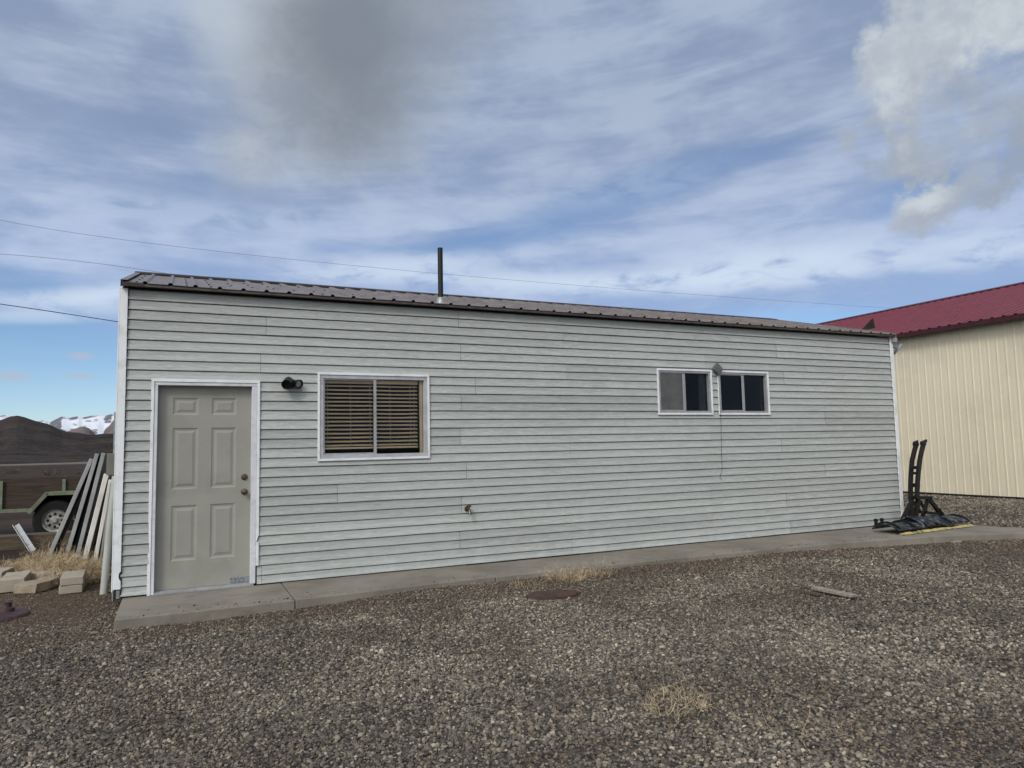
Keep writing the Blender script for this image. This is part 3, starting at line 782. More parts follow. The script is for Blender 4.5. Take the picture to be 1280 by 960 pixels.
# ------------------------------------------------------------------ snow plough blade lying on the walkway
def plough():
    o0=Vector((10.6,-.55,0)); t=thing('plough_blade',tuple(o0),'black plough blade lying face down with tall twin lift arms upright','plough')
    A=Vector((9.76,-.92,0)); B=Vector((11.50,-.80,0)); d=(B-A).normalized(); nb=Vector((-d.y,d.x,0))
    def sec(L0,L1,wid,hgt,nm,dent=0.):
        mb=MB(); n=12; mm=14; vs=[]
        for i in range(mm+1):
            s=L0+(L1-L0)*i/mm
            for j in range(n+1):
                q=j/n; y=q*wid; z=.035+hgt*math.sin(math.pi*(.08+.86*q))**.8
                z+=dent*math.sin(s*9+q*3)*.02+.006*noise.noise(Vector((s*6,q*4,2)))
                vs.append(A+d*s+nb*y+Vector((0,0,z)))
        fs=[(i*(n+1)+j,(i+1)*(n+1)+j,(i+1)*(n+1)+j+1,i*(n+1)+j+1) for i in range(mm) for j in range(n)]
        mb.add(vs,fs); ob=mb.build(nm,M['bladepaint'],t,recalc=False,smooth=True)
        md=ob.modifiers.new('thick','SOLIDIFY'); md.thickness=.02; md.offset=-1
    sec(0,.62,.44,.10,'blade_panel'); sec(.60,1.28,.44,.14,'blade_panel',1.6); sec(1.26,1.74,.42,.12,'blade_panel',.6)
    # cutting edge
    mb=MB(); rr=random.Random(4); s=0
    while s<1.76:
        e=min(1.76,s+rr.uniform(.08,.2)); a=A+d*s-nb*(.045+rr.uniform(0,.012)); b=A+d*e-nb*(.045+rr.uniform(0,.012))
        w=Vector((0,0,.030+rr.uniform(-.006,.006))); k=nb*.055
        mb.add([a+Vector((0,0,.008)),b+Vector((0,0,.008)),b+k+w,a+k+w,a+k,b+k],[(0,1,2,3),(0,4,5,1),(2,5,4,3),(0,3,4),(1,5,2)]); s=e+rr.uniform(0.,.012)
    mb.build('cutting_edge',M['yellow'],t)
    for s in (0.,.35,.63,.9,1.25,1.7):   # ribs over the curve
        p=[]; mb=MB()
        for j in range(9):
            q=j/8; p.append(A+d*(s+.02)+nb*(q*.42)+Vector((0,0,.045+.115*math.sin(math.pi*(.08+.86*q))**.8)))
        for a,b in zip(p,p[1:]): mb.bar(a,b,.022,.03)
        mb.build('rib',M['black'],t)
    # hinge lugs at both back ends
    for s in (.02,.16,1.50,1.62):
        mb=MB(); p=A+d*(s+.06)+nb*.42; mb.box(p.x-.012,p.x+.012,p.y-.02,p.y+.02,.05,.19); mb.lathe(p+Vector((-.02,0,.17)),(1,0,0),[(.024,0),(.024,.04)],12)
        mb.build('lug',M['black'],t)
    # A-frame and arms, positions measured on the plane y=-.45
    Y=-.42
    P=lambda u,v,y=Y: at(u,v,1,y)
    mb=MB()
    for (a,b,w) in (((1137,622),(1164,622),.05),((1138,630),(1128,650),.05),((1148,624),(1143,652),.06),((1160,622),(1180,648),.05),((1160,624),(1152,650),.035),((1150,640),(1172,642),.04),((1139,622),(1138,648),.05),((1172,636),(1187,657),.055)):
        mb.bar(P(*a),P(*b),w,.05,up=(0,1,0))
    for (a,b) in (((1140,626),(1150,640)),((1150,626),(1158,640))): mb.bar(P(a[0],a[1],-.25),P(b[0],b[1],-.25),.03,.04,up=(0,1,0))
    mb.box(P(1141,640).x,P(1147,640).x,-.42,-.34,.10,.30)
    mb.build('hitch_frame',M['black'],t)
    for pts,y in ((((1138.2,624),(1138.2,604),(1138.8,590),(1140.2,575),(1144.8,557)),-.36),(((1146.2,624),(1146.8,604),(1148,590),(1150,573),(1154,556)),-.46)):
        mb=MB(); q=[P(u,v,y) for u,v in pts]
        for a,b in zip(q,q[1:]): mb.bar(a,b,.056,.05,up=(0,1,0))
        for a in q[1:-1]: mb.lathe(a+Vector((0,-.024,0)),(0,1,0),[(.023,0),(.023,.048)],12)
        e=q[-1]; mb.lathe(e+Vector((0,-.03,.02)),(0,1,0),[(.040,0),(.040,.06)],14); mb.obox(e+Vector((.035 if y<-.4 else .0,0,.05)),(1,0,.3),(0,1,0),(0,0,1),.045,.02,.022)
        mb.build('lift_arm',M['black'],t,bevel=.004)
    for v,hh in ((584.5,.05),(591.5,.04),(606.5,.06)):
        mb=MB(); mb.bar(P(1139,v,-.40),P(1148.5,v,-.42),hh,.05,up=(0,1,0)); mb.build('cross_plate',M['black'],t)
plough()

# ------------------------------------------------------------------ left side yard
def grainbox(mb,x0,x1,y0,y1,z0,z1,jit=.006,rr=random):
    c=[(x0,y0,z0),(x1,y0,z0),(x1,y1,z0),(x0,y1,z0),(x0,y0,z1),(x1,y0,z1),(x1,y1,z1),(x0,y1,z1)]
    c=[tuple(v+rr.uniform(-jit,jit) for v in p) for p in c]
    mb.add(c,[(0,3,2,1),(4,5,6,7),(0,1,5,4),(1,2,6,5),(2,3,7,6),(3,0,4,7)])
def block(x,y,z,w,d,h,rot,mt,label,jit=.006,tilt=0,seed=1,group='landscape blocks by the weeds'):
    rr=random.Random(seed); mb=MB(); import bmesh
    bm=bmesh.new(); bmesh.ops.create_cube(bm,size=1); bmesh.ops.scale(bm,vec=(w,d,h),verts=bm.verts)
    bmesh.ops.subdivide_edges(bm,edges=bm.edges[:],cuts=4,use_grid_fill=True)
    for v in bm.verts:
        v.co+=Vector((noise.noise(v.co*9+Vector((seed,0,0))),noise.noise(v.co*9+Vector((0,seed,0))),noise.noise(v.co*9+Vector((0,0,seed)))))*jit*1.6
        if v.co.z<-h*.4: v.co.z=-h/2
        v.co.z+=h/2
    me=bpy.data.meshes.new('block'); bm.to_mesh(me); bm.free(); me.materials.append(mt)
    o=bpy.data.objects.new('concrete_block',me); C.objects.link(o); o.location=(x,y,z); o.rotation_euler=(tilt,0,rot)
    md=o.modifiers.new('bevel','BEVEL'); md.width=.008; md.segments=2; md.limit_method='ANGLE'; md.angle_limit=rad(50)
    tag(o,label,'block',group); return o
G=-.09
block(-.535,1.33,G,.215,.50,.085,rad(2),M['paver'],'lower tan block of the pair stacked nearest the pipe',seed=1,jit=.003)
block(-.530,1.325,G+.088,.215,.50,.085,rad(3),M['paver'],'upper tan block of the pair stacked nearest the pipe',seed=2,jit=.003)
block(-.88,1.55,G,.24,.46,.10,rad(-24),M['rock'],'brown rough split block lying askew left of the stacked pair',seed=3,jit=.012)
block(-.80,2.30,G,.20,.60,.115,rad(-16),M['paver'],'grey block lying at the foot of the dry weeds',seed=4,jit=.006)
block(-1.02,2.35,G,.24,.52,.115,rad(-14),M['pavered'],'reddish topped block behind the large square block',seed=5,jit=.008)
block(-1.14,1.80,G,.24,.55,.14,rad(2),M['paver'],'large square tan block at the left of the row',seed=6,jit=.004)
block(-1.46,2.45,G,.30,.40,.13,rad(-8),M['paver'],'pale block cut by the left edge of the photo',seed=8,jit=.004)

def pvc():
    mb=MB(); mb.tube([(-.205,.87,G-.01),(-.170,.90,.55),(-.125,.93,1.135)],.036,20,cap=True)
    o=mb.build('pipe',M['pvc'],smooth=True,loc=(-.185,.86,G)); tag(o,'pale grey plastic pipe leaning upright at the left corner post','pipe')
pvc()
def service():
    t=thing('electric_box',(0,1.1,1.2),'grey electrical enclosure on the left end wall with conduit above','electrical box')
    a=at(133.5,567,1,1.1); b=at(144,594,1,1.1)
    mb=MB(); mb.box(a.x,-.092,1.1,1.40,b.z,a.z); mb.build('enclosure',M['greybox'],t,bevel=.006)
    c=at(142.3,515,1,1.2); mb=MB(); mb.tube([(c.x+.035,1.22,a.z),(c.x+.035,1.22,c.z)],.034,14); mb.build('conduit',M['galv'],t,smooth=True)
service()
def panels():
    # front end of each leaning sheet, measured where it shows: bottom, top, depth y, thickness, material, face, mostly shade-toned
    data=[((62,694),(114.5,574),3.0,.050,'pgrey','pshade','outermost grey edged sheet leaning at the lowest angle'),
          ((84,692),(121.5,567.5),2.9,.048,'pgrey','pshade','second grey edged sheet from the left in the leaning stack'),
          ((92,692),(126,564),3.05,.034,'pshade','pshade','sheet coloured as the shaded gap between the grey ones in the leaning stack'),  # its dark colour stands for the shadowed gap here
          ((98,690),(129.5,566.5),2.85,.048,'pgrey','pshade','third grey edged sheet, highest in the leaning stack'),
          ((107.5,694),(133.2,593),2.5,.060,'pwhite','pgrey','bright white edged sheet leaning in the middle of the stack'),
          ((112,694),(136.5,593),2.6,.030,'ptan','pshade','taupe edged sheet leaning behind the white one'),
          ((120,696),(138.5,600),2.3,.046,'pwhite','pshade','second white edged sheet leaning close to the plastic pipe'),
          ((126,700),(139.5,604),2.2,.026,'ptan','pshade','narrow taupe sheet leaning just behind the plastic pipe')]
    for (b,t_,y,th,m1,m2,lab) in data:
        B=at(*b,1,y); T=at(*t_,1,y); d=(T-B); L=d.length; d.normalize()
        B=B-d*((B.z-G)/d.z)    # run down to the soil
        t=thing('leaning_sheet',tuple(B),lab,'sheet','sheets leaning on the end wall')
        nrm=Vector((-d.z,0,d.x)) ; nrm=-nrm if nrm.x>0 else nrm
        mb=MB(); L=(T-B).length; c=(B+T)/2
        # sheet body
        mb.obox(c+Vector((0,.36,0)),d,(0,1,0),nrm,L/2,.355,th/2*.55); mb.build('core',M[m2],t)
        mb=MB(); mb.obox(c+Vector((0,-.006,0)),d,(0,1,0),nrm,L/2+.004,.010,th/2); mb.obox(c+Vector((0,-.004,0))-nrm*th*.0,d,(0,1,0),nrm,L/2,.02,th/2*.9); mb.build('edge_frame',M[m1],t,bevel=.003)
panels()

def timbers():
    rr=random.Random(6)
    mb=MB(); grainbox(mb,-5.,-.78,4.0,4.24,.09,.29,.008,rr); o=mb.build('timber',M['oldwood'],bevel=.01,loc=(-2.9,4.1,.09)); tag(o,'long dark weathered timber raised above the soil before the trailer','timber')
    mb=MB(); grainbox(mb,-2.75,-2.5,3.9,4.9,G-.01,.088,.004,rr); o=mb.build('timber',M['oldwood'],bevel=.01,loc=(-2.6,4.4,G)); tag(o,'short support timber off to the left under the long one','timber')
    mb=MB(); grainbox(mb,-1.02,-.80,3.85,4.6,G-.01,.088,.004,rr); o=mb.build('timber',M['oldwood'],bevel=.01,loc=(-.9,4.2,G)); tag(o,'short support timber under the right end of the long one','timber')
    # low plank sloping across the soil
    mb=MB(); a=Vector((-2.0,3.35,-.045)); b=Vector((-1.12,3.75,.0)); mb.bar(a,b,.16,.055); mb.build
    o=mb.build('plank',M['oldwood'],bevel=.006,loc=tuple(a)); tag(o,'flat mossy plank lying on the soil below the long timber','plank')
    mb=MB(); a=at(41.5,689,1,3.72); b=at(20.5,656.5,1,3.95); d=(b-a).normalized(); mb.bar(a,b,.075,.012,up=(0,1,0)); mb.bar(a+Vector((-.035,-.02,-.0)),b+Vector((-.035,-.02,0)),.008,.04,up=(0,1,0))
    o=mb.build('metal_angle',M['galv'],loc=tuple(a)); tag(o,'pale grey metal strip leaning across the long timber','metal strip')
    mb=MB(); mb.lathe((-1.55,3.15,G),(0,0,1),[(.03,0),(.055,.02),(.06,.05),(.04,.08),(.01,.09)],12); o=mb.build('rock',M['paver'],smooth=True,loc=(-1.55,3.15,G)); tag(o,'small rounded pale rock by the mossy plank','rock')
timbers()

def trailer():
    o0=Vector((-1.364,6.5,-.05)); ang=rad(-4)
    ux=Vector((math.cos(ang),math.sin(ang),0)); uy=Vector((-math.sin(ang),math.cos(ang),0))
    t=thing('utility_trailer',tuple(o0),'green steel utility trailer with dark plank sides in the yard behind','trailer')
    t.rotation_euler=(0,0,ang)
    base=Vector(o0)
    def B(mb,name,m,par=t,**k):
        ob=mb.build(name,m,None,**k)
        ob.parent=par; return ob
    # local coords relative to wheel centre on ground, x along the side, y away
    sb=.30  # side wall plane behind the wheel
    mb=MB()
    for i in range(3):
        z0=.50+.05+i*.155; grainbox(mb,-3.4,1.2,sb,sb+.035,z0,z0+.150,.003,random.Random(i))
    for i in range(3):
        z0=.55+i*.155; mb.box(-3.4,1.2,sb+1.45,sb+1.485,z0,z0+.15)
    for x in (-3.4,1.165): mb.box(x,x+.035,sb+.036,sb+1.449,.55,1.0)
    B(mb,'plank_side',M['wood'])
    mb=MB(); mb.box(-3.4,1.2,sb-.02,sb+1.5,.50,.545); B(mb,'bed',M['wood'])
    mb=MB(); mb.box(-3.45,1.25,sb-.045,sb-.021,.475,.535); mb.box(-3.45,1.25,sb+1.501,sb+1.53,.475,.535)
    B(mb,'frame_rail',M['green'])
    for x,w in ((-.88,.075),(-2.6,.07),(.05,.05),(1.1,.06)):
        mb=MB(); mb.box(x-w/2,x+w/2,sb-.05 if w>.055 else sb-.035,sb-.003,.536,1.01); B(mb,'post',M['green'])
    # fender
    mb=MB(); pts=[(-.38,.50),(-.13,.81),(.42,.81),(.70,.50)]
    for (a,b),(c,d) in zip(pts,pts[1:]):
        p=Vector((a,.10,b)); q=Vector((c,.10,d)); mb.add([(a,-.14,b),(c,-.14,d),(c,sb-.05,d),(a,sb-.05,b)],[(0,1,2,3)])
        dd=(q-p).normalized(); nn=Vector((-dd.z,0,dd.x)); 
        mb.obox((p+q)/2-Vector((0,.25,0))-nn*.022,dd,(0,1,0),nn,(q-p).length/2+.01,.012,.03)
    B(mb,'fender',M['green'],recalc=False)
    mb=MB(); mb.prism([(-.40,.47),(-.15,.78),(.44,.78),(.72,.47)],1,sb-.058,sb-.051); B(mb,'wheel_well',M['rubber'])
    R=.335
    for yy,nm in ((-.10,'wheel'),(1.85,'wheel')):
        mb=MB(); mb.lathe((0,yy,R),(0,1,0),[(.19,.0),(.235,-.006),(.29,-.004),(.32,.02),(R,.05),(R,.15),(.32,.18),(.30,.20),(.2,.19)],40,cap=False); ty=B(mb,nm,M['rubber'],smooth=True)
        mb=MB(); mb.lathe((0,yy,R),(0,1,0),[(.035,.0),(.045,.02),(.05,.03),(.085,.035),(.09,.03),(.125,.028),(.135,.05),(.165,.055),(.172,.02),(.198,.004),(.203,.012),(.198,.03),(.18,.1)][::1],36); ri=B(mb,'rim',M['rim'],par=ty,smooth=True)
        for k in range(8 if yy<0 else 0):
            mb=MB(); q=2*math.pi*k/8; mb.lathe((.105*math.cos(q),yy+.021,R+.105*math.sin(q)),(0,1,0),[(.022,0),(.022,.012)],10); B(mb,'rim_hole',M['rubber'],par=ty)
    mb=MB(); mb.bar((0,.05,R),(0,1.9,R),.06,.06); B(mb,'axle',M['black'])
trailer()

def disc():
    c=Vector((-1.03,.12,G+.0)); t=thing('cast_iron_base',tuple(c),'maroon iron disc base with a short threaded hub on the gravel','iron base')
    mb=MB(); mb.lathe(c,(0,0,1),[(.29,-.03),(.29,.012),(.275,.03),(.20,.045),(.10,.06),(.07,.065)],40); mb.build('disc',M['maroon'],t,smooth=True)
    h=c+Vector((.115,-.02,.045)); mb=MB(); mb.lathe(h,(.05,0,1),[(.062,0),(.060,.04),(.036,.045),(.032,.075),(.034,.08),(.034,.09),(.024,.092)],16); mb.build('hub',M['maroon'],t,smooth=True)
disc()
def litter():
    c=Vector((3.79,-1.66,gz(3.79,-1.66)+.006)); mb=MB(); vs=[]
    rr=random.Random(8); n=40
    vs=[(c.x,c.y,c.z+.028)]+[(c.x+(.47+.02*rr.random())*.5*math.cos(2*math.pi*k/n)*1.12,c.y+(.30+.02*rr.random())*.55*math.sin(2*math.pi*k/n),c.z+.020) for k in range(n)]
    vs+=[(x+(c.x-x)*-.03,y+(c.y-y)*-.03,z-.03) for x,y,z in vs[1:]]
    mb.add(vs,[(0,1+k,1+(k+1)%n) for k in range(n)]+[(1+k,1+n+k,1+n+(k+1)%n,1+(k+1)%n) for k in range(n)])
    o=mb.build('rusty_lid',M['rust'],loc=tuple(c)); tag(o,'rusty round iron lid sunk in the gravel near the slab','lid')
    a=Vector((6.20,-2.60,gz(6.2,-2.6)+.03)); b=Vector((6.29,-3.05,gz(6.3,-3.0)+.022)); 
    a=at(1017,734.5,2,-.05); b=at(1067,745,2,-.055)
    mb=MB(); mb.bar(a,b,.075,.028); o=mb.build('wood_stick',M['greywood'],loc=tuple(a),bevel=.004); tag(o,'weathered grey stick of wood lying on the gravel at right','stick')
    mb=MB(); c=at(1014,741,2,-.07); mb.bar(c+Vector((-.03,.10,0)),c+Vector((.0,-.10,0)),.05,.02); o=mb.build('wood_chip',M['oldwood'],loc=tuple(c)); tag(o,'small dark wood chip beside the grey stick','wood chip')
    c=at(1196,678,2,-.08); mb=MB(); mb.bar(c+Vector((-.07,.02,.0)),c+Vector((.07,.0,.01)),.06,.02); o=mb.build('stone_chip',M['greywood'],loc=tuple(c)); tag(o,'flat pale chip on brown litter near the plough blade','chip')
litter()

# dry vegetation --------------------------------------------------
def strand(mb,p,d,L,w,rr,seg=5,curl=.5,grav=-.3):
    pts=[Vector(p)]; d=Vector(d).normalized()
    for i in range(seg):
        d=(d+Vector((rr.gauss(0,curl),rr.gauss(0,curl),rr.gauss(0,curl)+grav/seg))*.35).normalized(); pts.append(pts[-1]+d*(L/seg))
    side=d.cross(Vector((0,0,1))); side=side.normalized() if side.length>.01 else Vector((1,0,0))
    side=(side+Vector((0,0,rr.uniform(-.8,.8)))).normalized()
    vs=[]
    for i,q in enumerate(pts):
        ww=w*(1-.75*i/seg); vs+=[q-side*ww/2,q+side*ww/2]
    mb.add(vs,[(2*i,2*i+1,2*i+3,2*i+2) for i in range(seg)]); return pts
def tuft(mb,c,n,L,spread,rr,w=.003,curl=.5,grav=-.3,branch=2):
    for _ in range(n):
        q=rr.uniform(0,6.283); r=spread*math.sqrt(rr.random()); p=Vector((c[0]+r*math.cos(q),c[1]+r*math.sin(q),c[2]))
        d=Vector((math.cos(q)*r/spread*.8+rr.gauss(0,.2),math.sin(q)*r/spread*.8+rr.gauss(0,.2),rr.uniform(.6,1.3)))
        pts=strand(mb,p,d,L*rr.uniform(.45,1.1),w,rr,curl=curl,grav=grav)
        for b in range(branch):
            k=rr.randint(1,4); strand(mb,pts[k],Vector((rr.gauss(0,1),rr.gauss(0,1),rr.uniform(.1,1))),L*.28,w*.8,rr,3,curl,grav)
def weeds():
    rr=random.Random(21); mb=MB()
    for i in range(95):
        f=rr.random(); x=-1.45+1.12*f; y=3.3-1.35*f+rr.gauss(0,.22)-.1; 
        if x>-.28: x=-.3
        dens=34 if f>.35 else 20
        tuft(mb,(x,y,G),dens,rr.uniform(.20,.40)*(1.0 if f>.3 else .65),.11,rr,.0055,.75,-.3,5)
    for (x,y) in ((-.70,2.9),(-.62,2.6),(-.85,3.2),(-.5,2.5)): tuft(mb,(x,y,G),22,.42,.08,rr,.005,.4,-.15,5)
    o=mb.build('dry_weeds',M['straw'],recalc=False); tag(o,'tan dry weeds matted between the blocks and the leaning sheets','weeds',kind='stuff')
    mb=MB(); tuft(mb,(-1.02,3.15,G),16,.50,.07,rr,.005,.3,-.05,9); o=mb.build('dry_stalk',M['twig'],recalc=False,loc=(-1.02,3.15,G)); tag(o,'tall bushy dry stalk standing left of the leaning sheets','dry plant')
    mb=MB(); tuft(mb,(-.66,4.3,G),30,.75,.10,rr,.007,.35,-.05,8); o=mb.build('dry_stalk',M['twig'],recalc=False,loc=(-.66,4.3,G)); tag(o,'brown dry stalks seen through the gap of the leaning sheets','dry plant')
    mb=MB(); tuft(mb,(4.22,-1.18,gz(4.2,-1.2)),170,.22,.20,rr,.0035,.7,-.3,3)
    tuft(mb,(4.65,-1.13,gz(4.6,-1.2)),70,.20,.15,rr,.0035,.7,-.3,3); tuft(mb,(3.72,-1.22,gz(3.7,-1.2)),50,.10,.2,rr,.003,.8,-.4,2)
    o=mb.build('dry_grass',M['straw'],recalc=False,loc=(4.22,-1.18,-.06)); tag(o,'dry tan grass tuft at the edge of the slab','dry grass')
    # tumbleweed bits
    mb=MB(); c=(2.96,-4.62,gz(2.96,-4.62)+.01)
    for k in range(7):
        q=k/7*6.28; r=rr.uniform(.06,.19); tuft(mb,(c[0]+r*1.3*math.cos(q),c[1]+r*math.sin(q)*.8,c[2]),12,.22,.06,rr,.0038,1.5,-.6,3)
    o=mb.build('tumbleweed',M['straw'],recalc=False,loc=c); tag(o,'flattened tan tumbleweed lying on the gravel in the foreground','tumbleweed')
    mb=MB(); c=(3.18,-5.22,gz(3.18,-5.2)+.015); tuft(mb,c,7,.24,.10,rr,.0035,.9,-.6,3); tuft(mb,(3.5,-5.35,c[2]),5,.2,.1,rr,.0035,.9,-.6,3)
    o=mb.build('dry_twig',M['twig'],recalc=False,loc=c); tag(o,'loose dry twig at the bottom edge right of the tumbleweed','twig')
    # sagebrush far out on the flat
    for i in range(26):
        az=rad(rr.uniform(-13,-1)); dd=rr.uniform(26,95); x=.46+dd*math.sin(az); y=-7.95+dd*math.cos(az); s=rr.uniform(.35,.8)
        if y<12: continue
        mb=MB(); tuft(mb,(x,y,-.1),60,s,s*.7,rr,.05*s,.6,-.2,2)
        o=mb.build('sagebrush',SAGE,recalc=False,loc=(x,y,-.1)); tag(o,'low grey brown sagebrush out on the flat beyond the trailer','shrub','sagebrush on the flat')
SAGE=simple('sagebrush_grey',(.085,.075,.058),.95,var=.3,scale=3)
weeds()

# ------------------------------------------------------------------ hills and mountains
def hill(name,label,pts,r0,r1,ext,mt,ns,amp,nr=80,curve=1.):
    """pts: measured skyline (u,v); the far crest stands at r1"""
    A=[(azel(u,v)) for u,v in pts]
    az0=-1.25; az1=1.35; n=520
    def H(a):
        if a<=A[0][0]: e=A[0][1]+ext[0]*noise.fractal(Vector(((a-A[0][0])*6,1,2)),1,2,3)
        elif a>=A[-1][0]: e=A[-1][1]+ext[1]*noise.fractal(Vector(((a-A[-1][0])*6,5,2)),1,2,3)
        else:
            for (a0,e0),(a1,e1) in zip(A,A[1:]):
                if a0<=a<=a1: t=(a-a0)/(a1-a0); e=e0+(e1-e0)*t; break
        return max(.012,e)
    # concentrate columns where the gap shows it
    azs=sorted(list(np.linspace(az0,az1,170))+list(np.linspace(-.22,-.03,150)))
    mb=MB(); vs=[]; fs=[]
    for a in azs:
        top=math.tan(H(a))*r1+1.366
        for j in range(nr+5):
            t=j/nr; r=r0+(r1-r0)*t
            hgt=top*(sm(min(t,1))**curve) if t<=1 else top*(1-(t-1)*2.5)
            x=.461+r*math.sin(a); y=-7.954+r*math.cos(a)
            nz=noise.fractal(Vector((x*ns,y*ns,7)),1,2.1,6)
            hgt+=nz*amp*min(1,t*2)*max(.05,1-max(0,t-.35)*1.6)
            vs.append((x,y,-.12+hgt))
    m_=nr+5
    for i in range(len(azs)-1):
        for j in range(m_-1): fs.append((i*m_+j,(i+1)*m_+j,(i+1)*m_+j+1,i*m_+j+1))
    mb.add(vs,fs); o=mb.build(name,mt,recalc=False,smooth=True); tag(o,label,kind='structure'); return o
def hillmat():
    m,h,b=mat('sage_hill'); p=pos(h)
    n=h.noise(p,.02,7,.65,.4); f=h.noise(h.vmath('MULTIPLY',p,(1,.35,1)),.22,5,.7)
    c=h.mix(h.ss(n,.38,.62),(.026,.020,.018),(.052,.042,.037)); c=h.mix(h.math('MULTIPLY',h.ss(f,.5,.65),.5),c,(.078,.063,.052))
    sp=h.noise(p,.55,5,.75); c=h.mix(h.math('MULTIPLY',h.ss(sp,.50,.60),.7),c,(.014,.012,.010)); c=h.mix(h.math('MULTIPLY',h.ss(h.noise(p,.07,5,.65),.55,.65),.5),c,(.075,.055,.043)); h.set(b.inputs['Normal'],h.bump(h.noise(p,.12,6,.7),.8,3.))
    h.set(b.inputs['Base Color'],c); b.inputs['Roughness'].default_value=.95; b.inputs['Specular IOR Level'].default_value=.1; return m
def snowmat():
    m,h,b=mat('snow_mountain'); p=pos(h); x=h.xyz(p)
    nrm=h.new('ShaderNodeNewGeometry').outputs['Normal']; nz=h.xyz(nrm)
    n=h.noise(h.vmath('MULTIPLY',p,(1,1,.8)),.0035,8,.62,.8); n2=h.noise(p,.012,6,.7,.5)
    k=h.math('ADD',h.math('MULTIPLY',n,1.),h.math('ADD',h.math('MULTIPLY',n2,.45),h.math('MULTIPLY',nz[0],-.35)))
    f=h.ss(k,.70,.82)
    c=h.mix(f,(.70,.74,.80),(.13,.13,.155))
    h.set(b.inputs['Base Color'],c); b.inputs['Roughness'].default_value=.85; b.inputs['Specular IOR Level'].default_value=.1; return m
HM=hillmat()
hill('hill','dark brown sagebrush hill beyond the flat',[(-40,533),(-12,530),(2,526.5),(12,523),(22,521.5),(30,523),(42,527),(52,529.5),(62,532),(70,536),(78,539.5),(88,541.5),(100,542.5),(112,545),(125,544),(140,543.5),(155,545)],170,520,(.006,.006),HM,.022,3.2)
hill('foothill','bare grey brown foothill below the snow',[(60,546),(80,541),(92,537),(101,533.5),(106,533.5),(112,536),(117,541),(122,546),(128,545),(131,537),(137,532),(143,524),(160,521)],900,1500,(.004,.004),simple('foothill_dirt',(.13,.105,.095),.95,var=.25,scale=.02),.004,3.)
hill('mountain','snow covered mountain range on the skyline',[(-40,522),(-10,522),(0,520.5),(8,519),(14,520.5),(30,523),(45,527),(56,526),(62,529),(68,525.5),(77,521.2),(88,522),(98,520.8),(103,522.5),(112,521.5),(123,520.2),(131,521.5),(140,519.5),(160,522)],3500,7000,(.008,.008),snowmat(),.0011,120.,nr=50)

# ------------------------------------------------------------------ power lines
def wires():
    def wire(pts,r,lab):
        mb=MB(); P=[Vector(p) for p in pts]
        # quadratic through three points, extended
        out=[]
        for i in range(61):
            t=-.35+1.9*i/60
            q=P[0]*((t-.5)*(t-1)/.5)+P[1]*(t*(t-1)/-.25)+P[2]*(t*(t-.5)/.5)
            out.append(q)
        mb.tube(out,r,6); o=mb.build('power_line',M['wire'],loc=tuple(out[30])); tag(o,lab,'cable','overhead power lines')
    def dirp(u,v,Y): return at(u,v,1,Y)
    wire([dirp(0,275,30),dirp(500,337.5,30),dirp(1095,384,30)],.0065,'highest overhead wire crossing the whole sky behind the roof')
    wire([dirp(0,317.5,28),dirp(85,325,28),dirp(171,336,28)],.007,'middle overhead wire meeting the roof at its left end')
    wire([dirp(0,380,24),dirp(75,391,24),dirp(149,402.5,24)],.016,'lowest and thickest overhead wire ending at the corner trim')
wires()

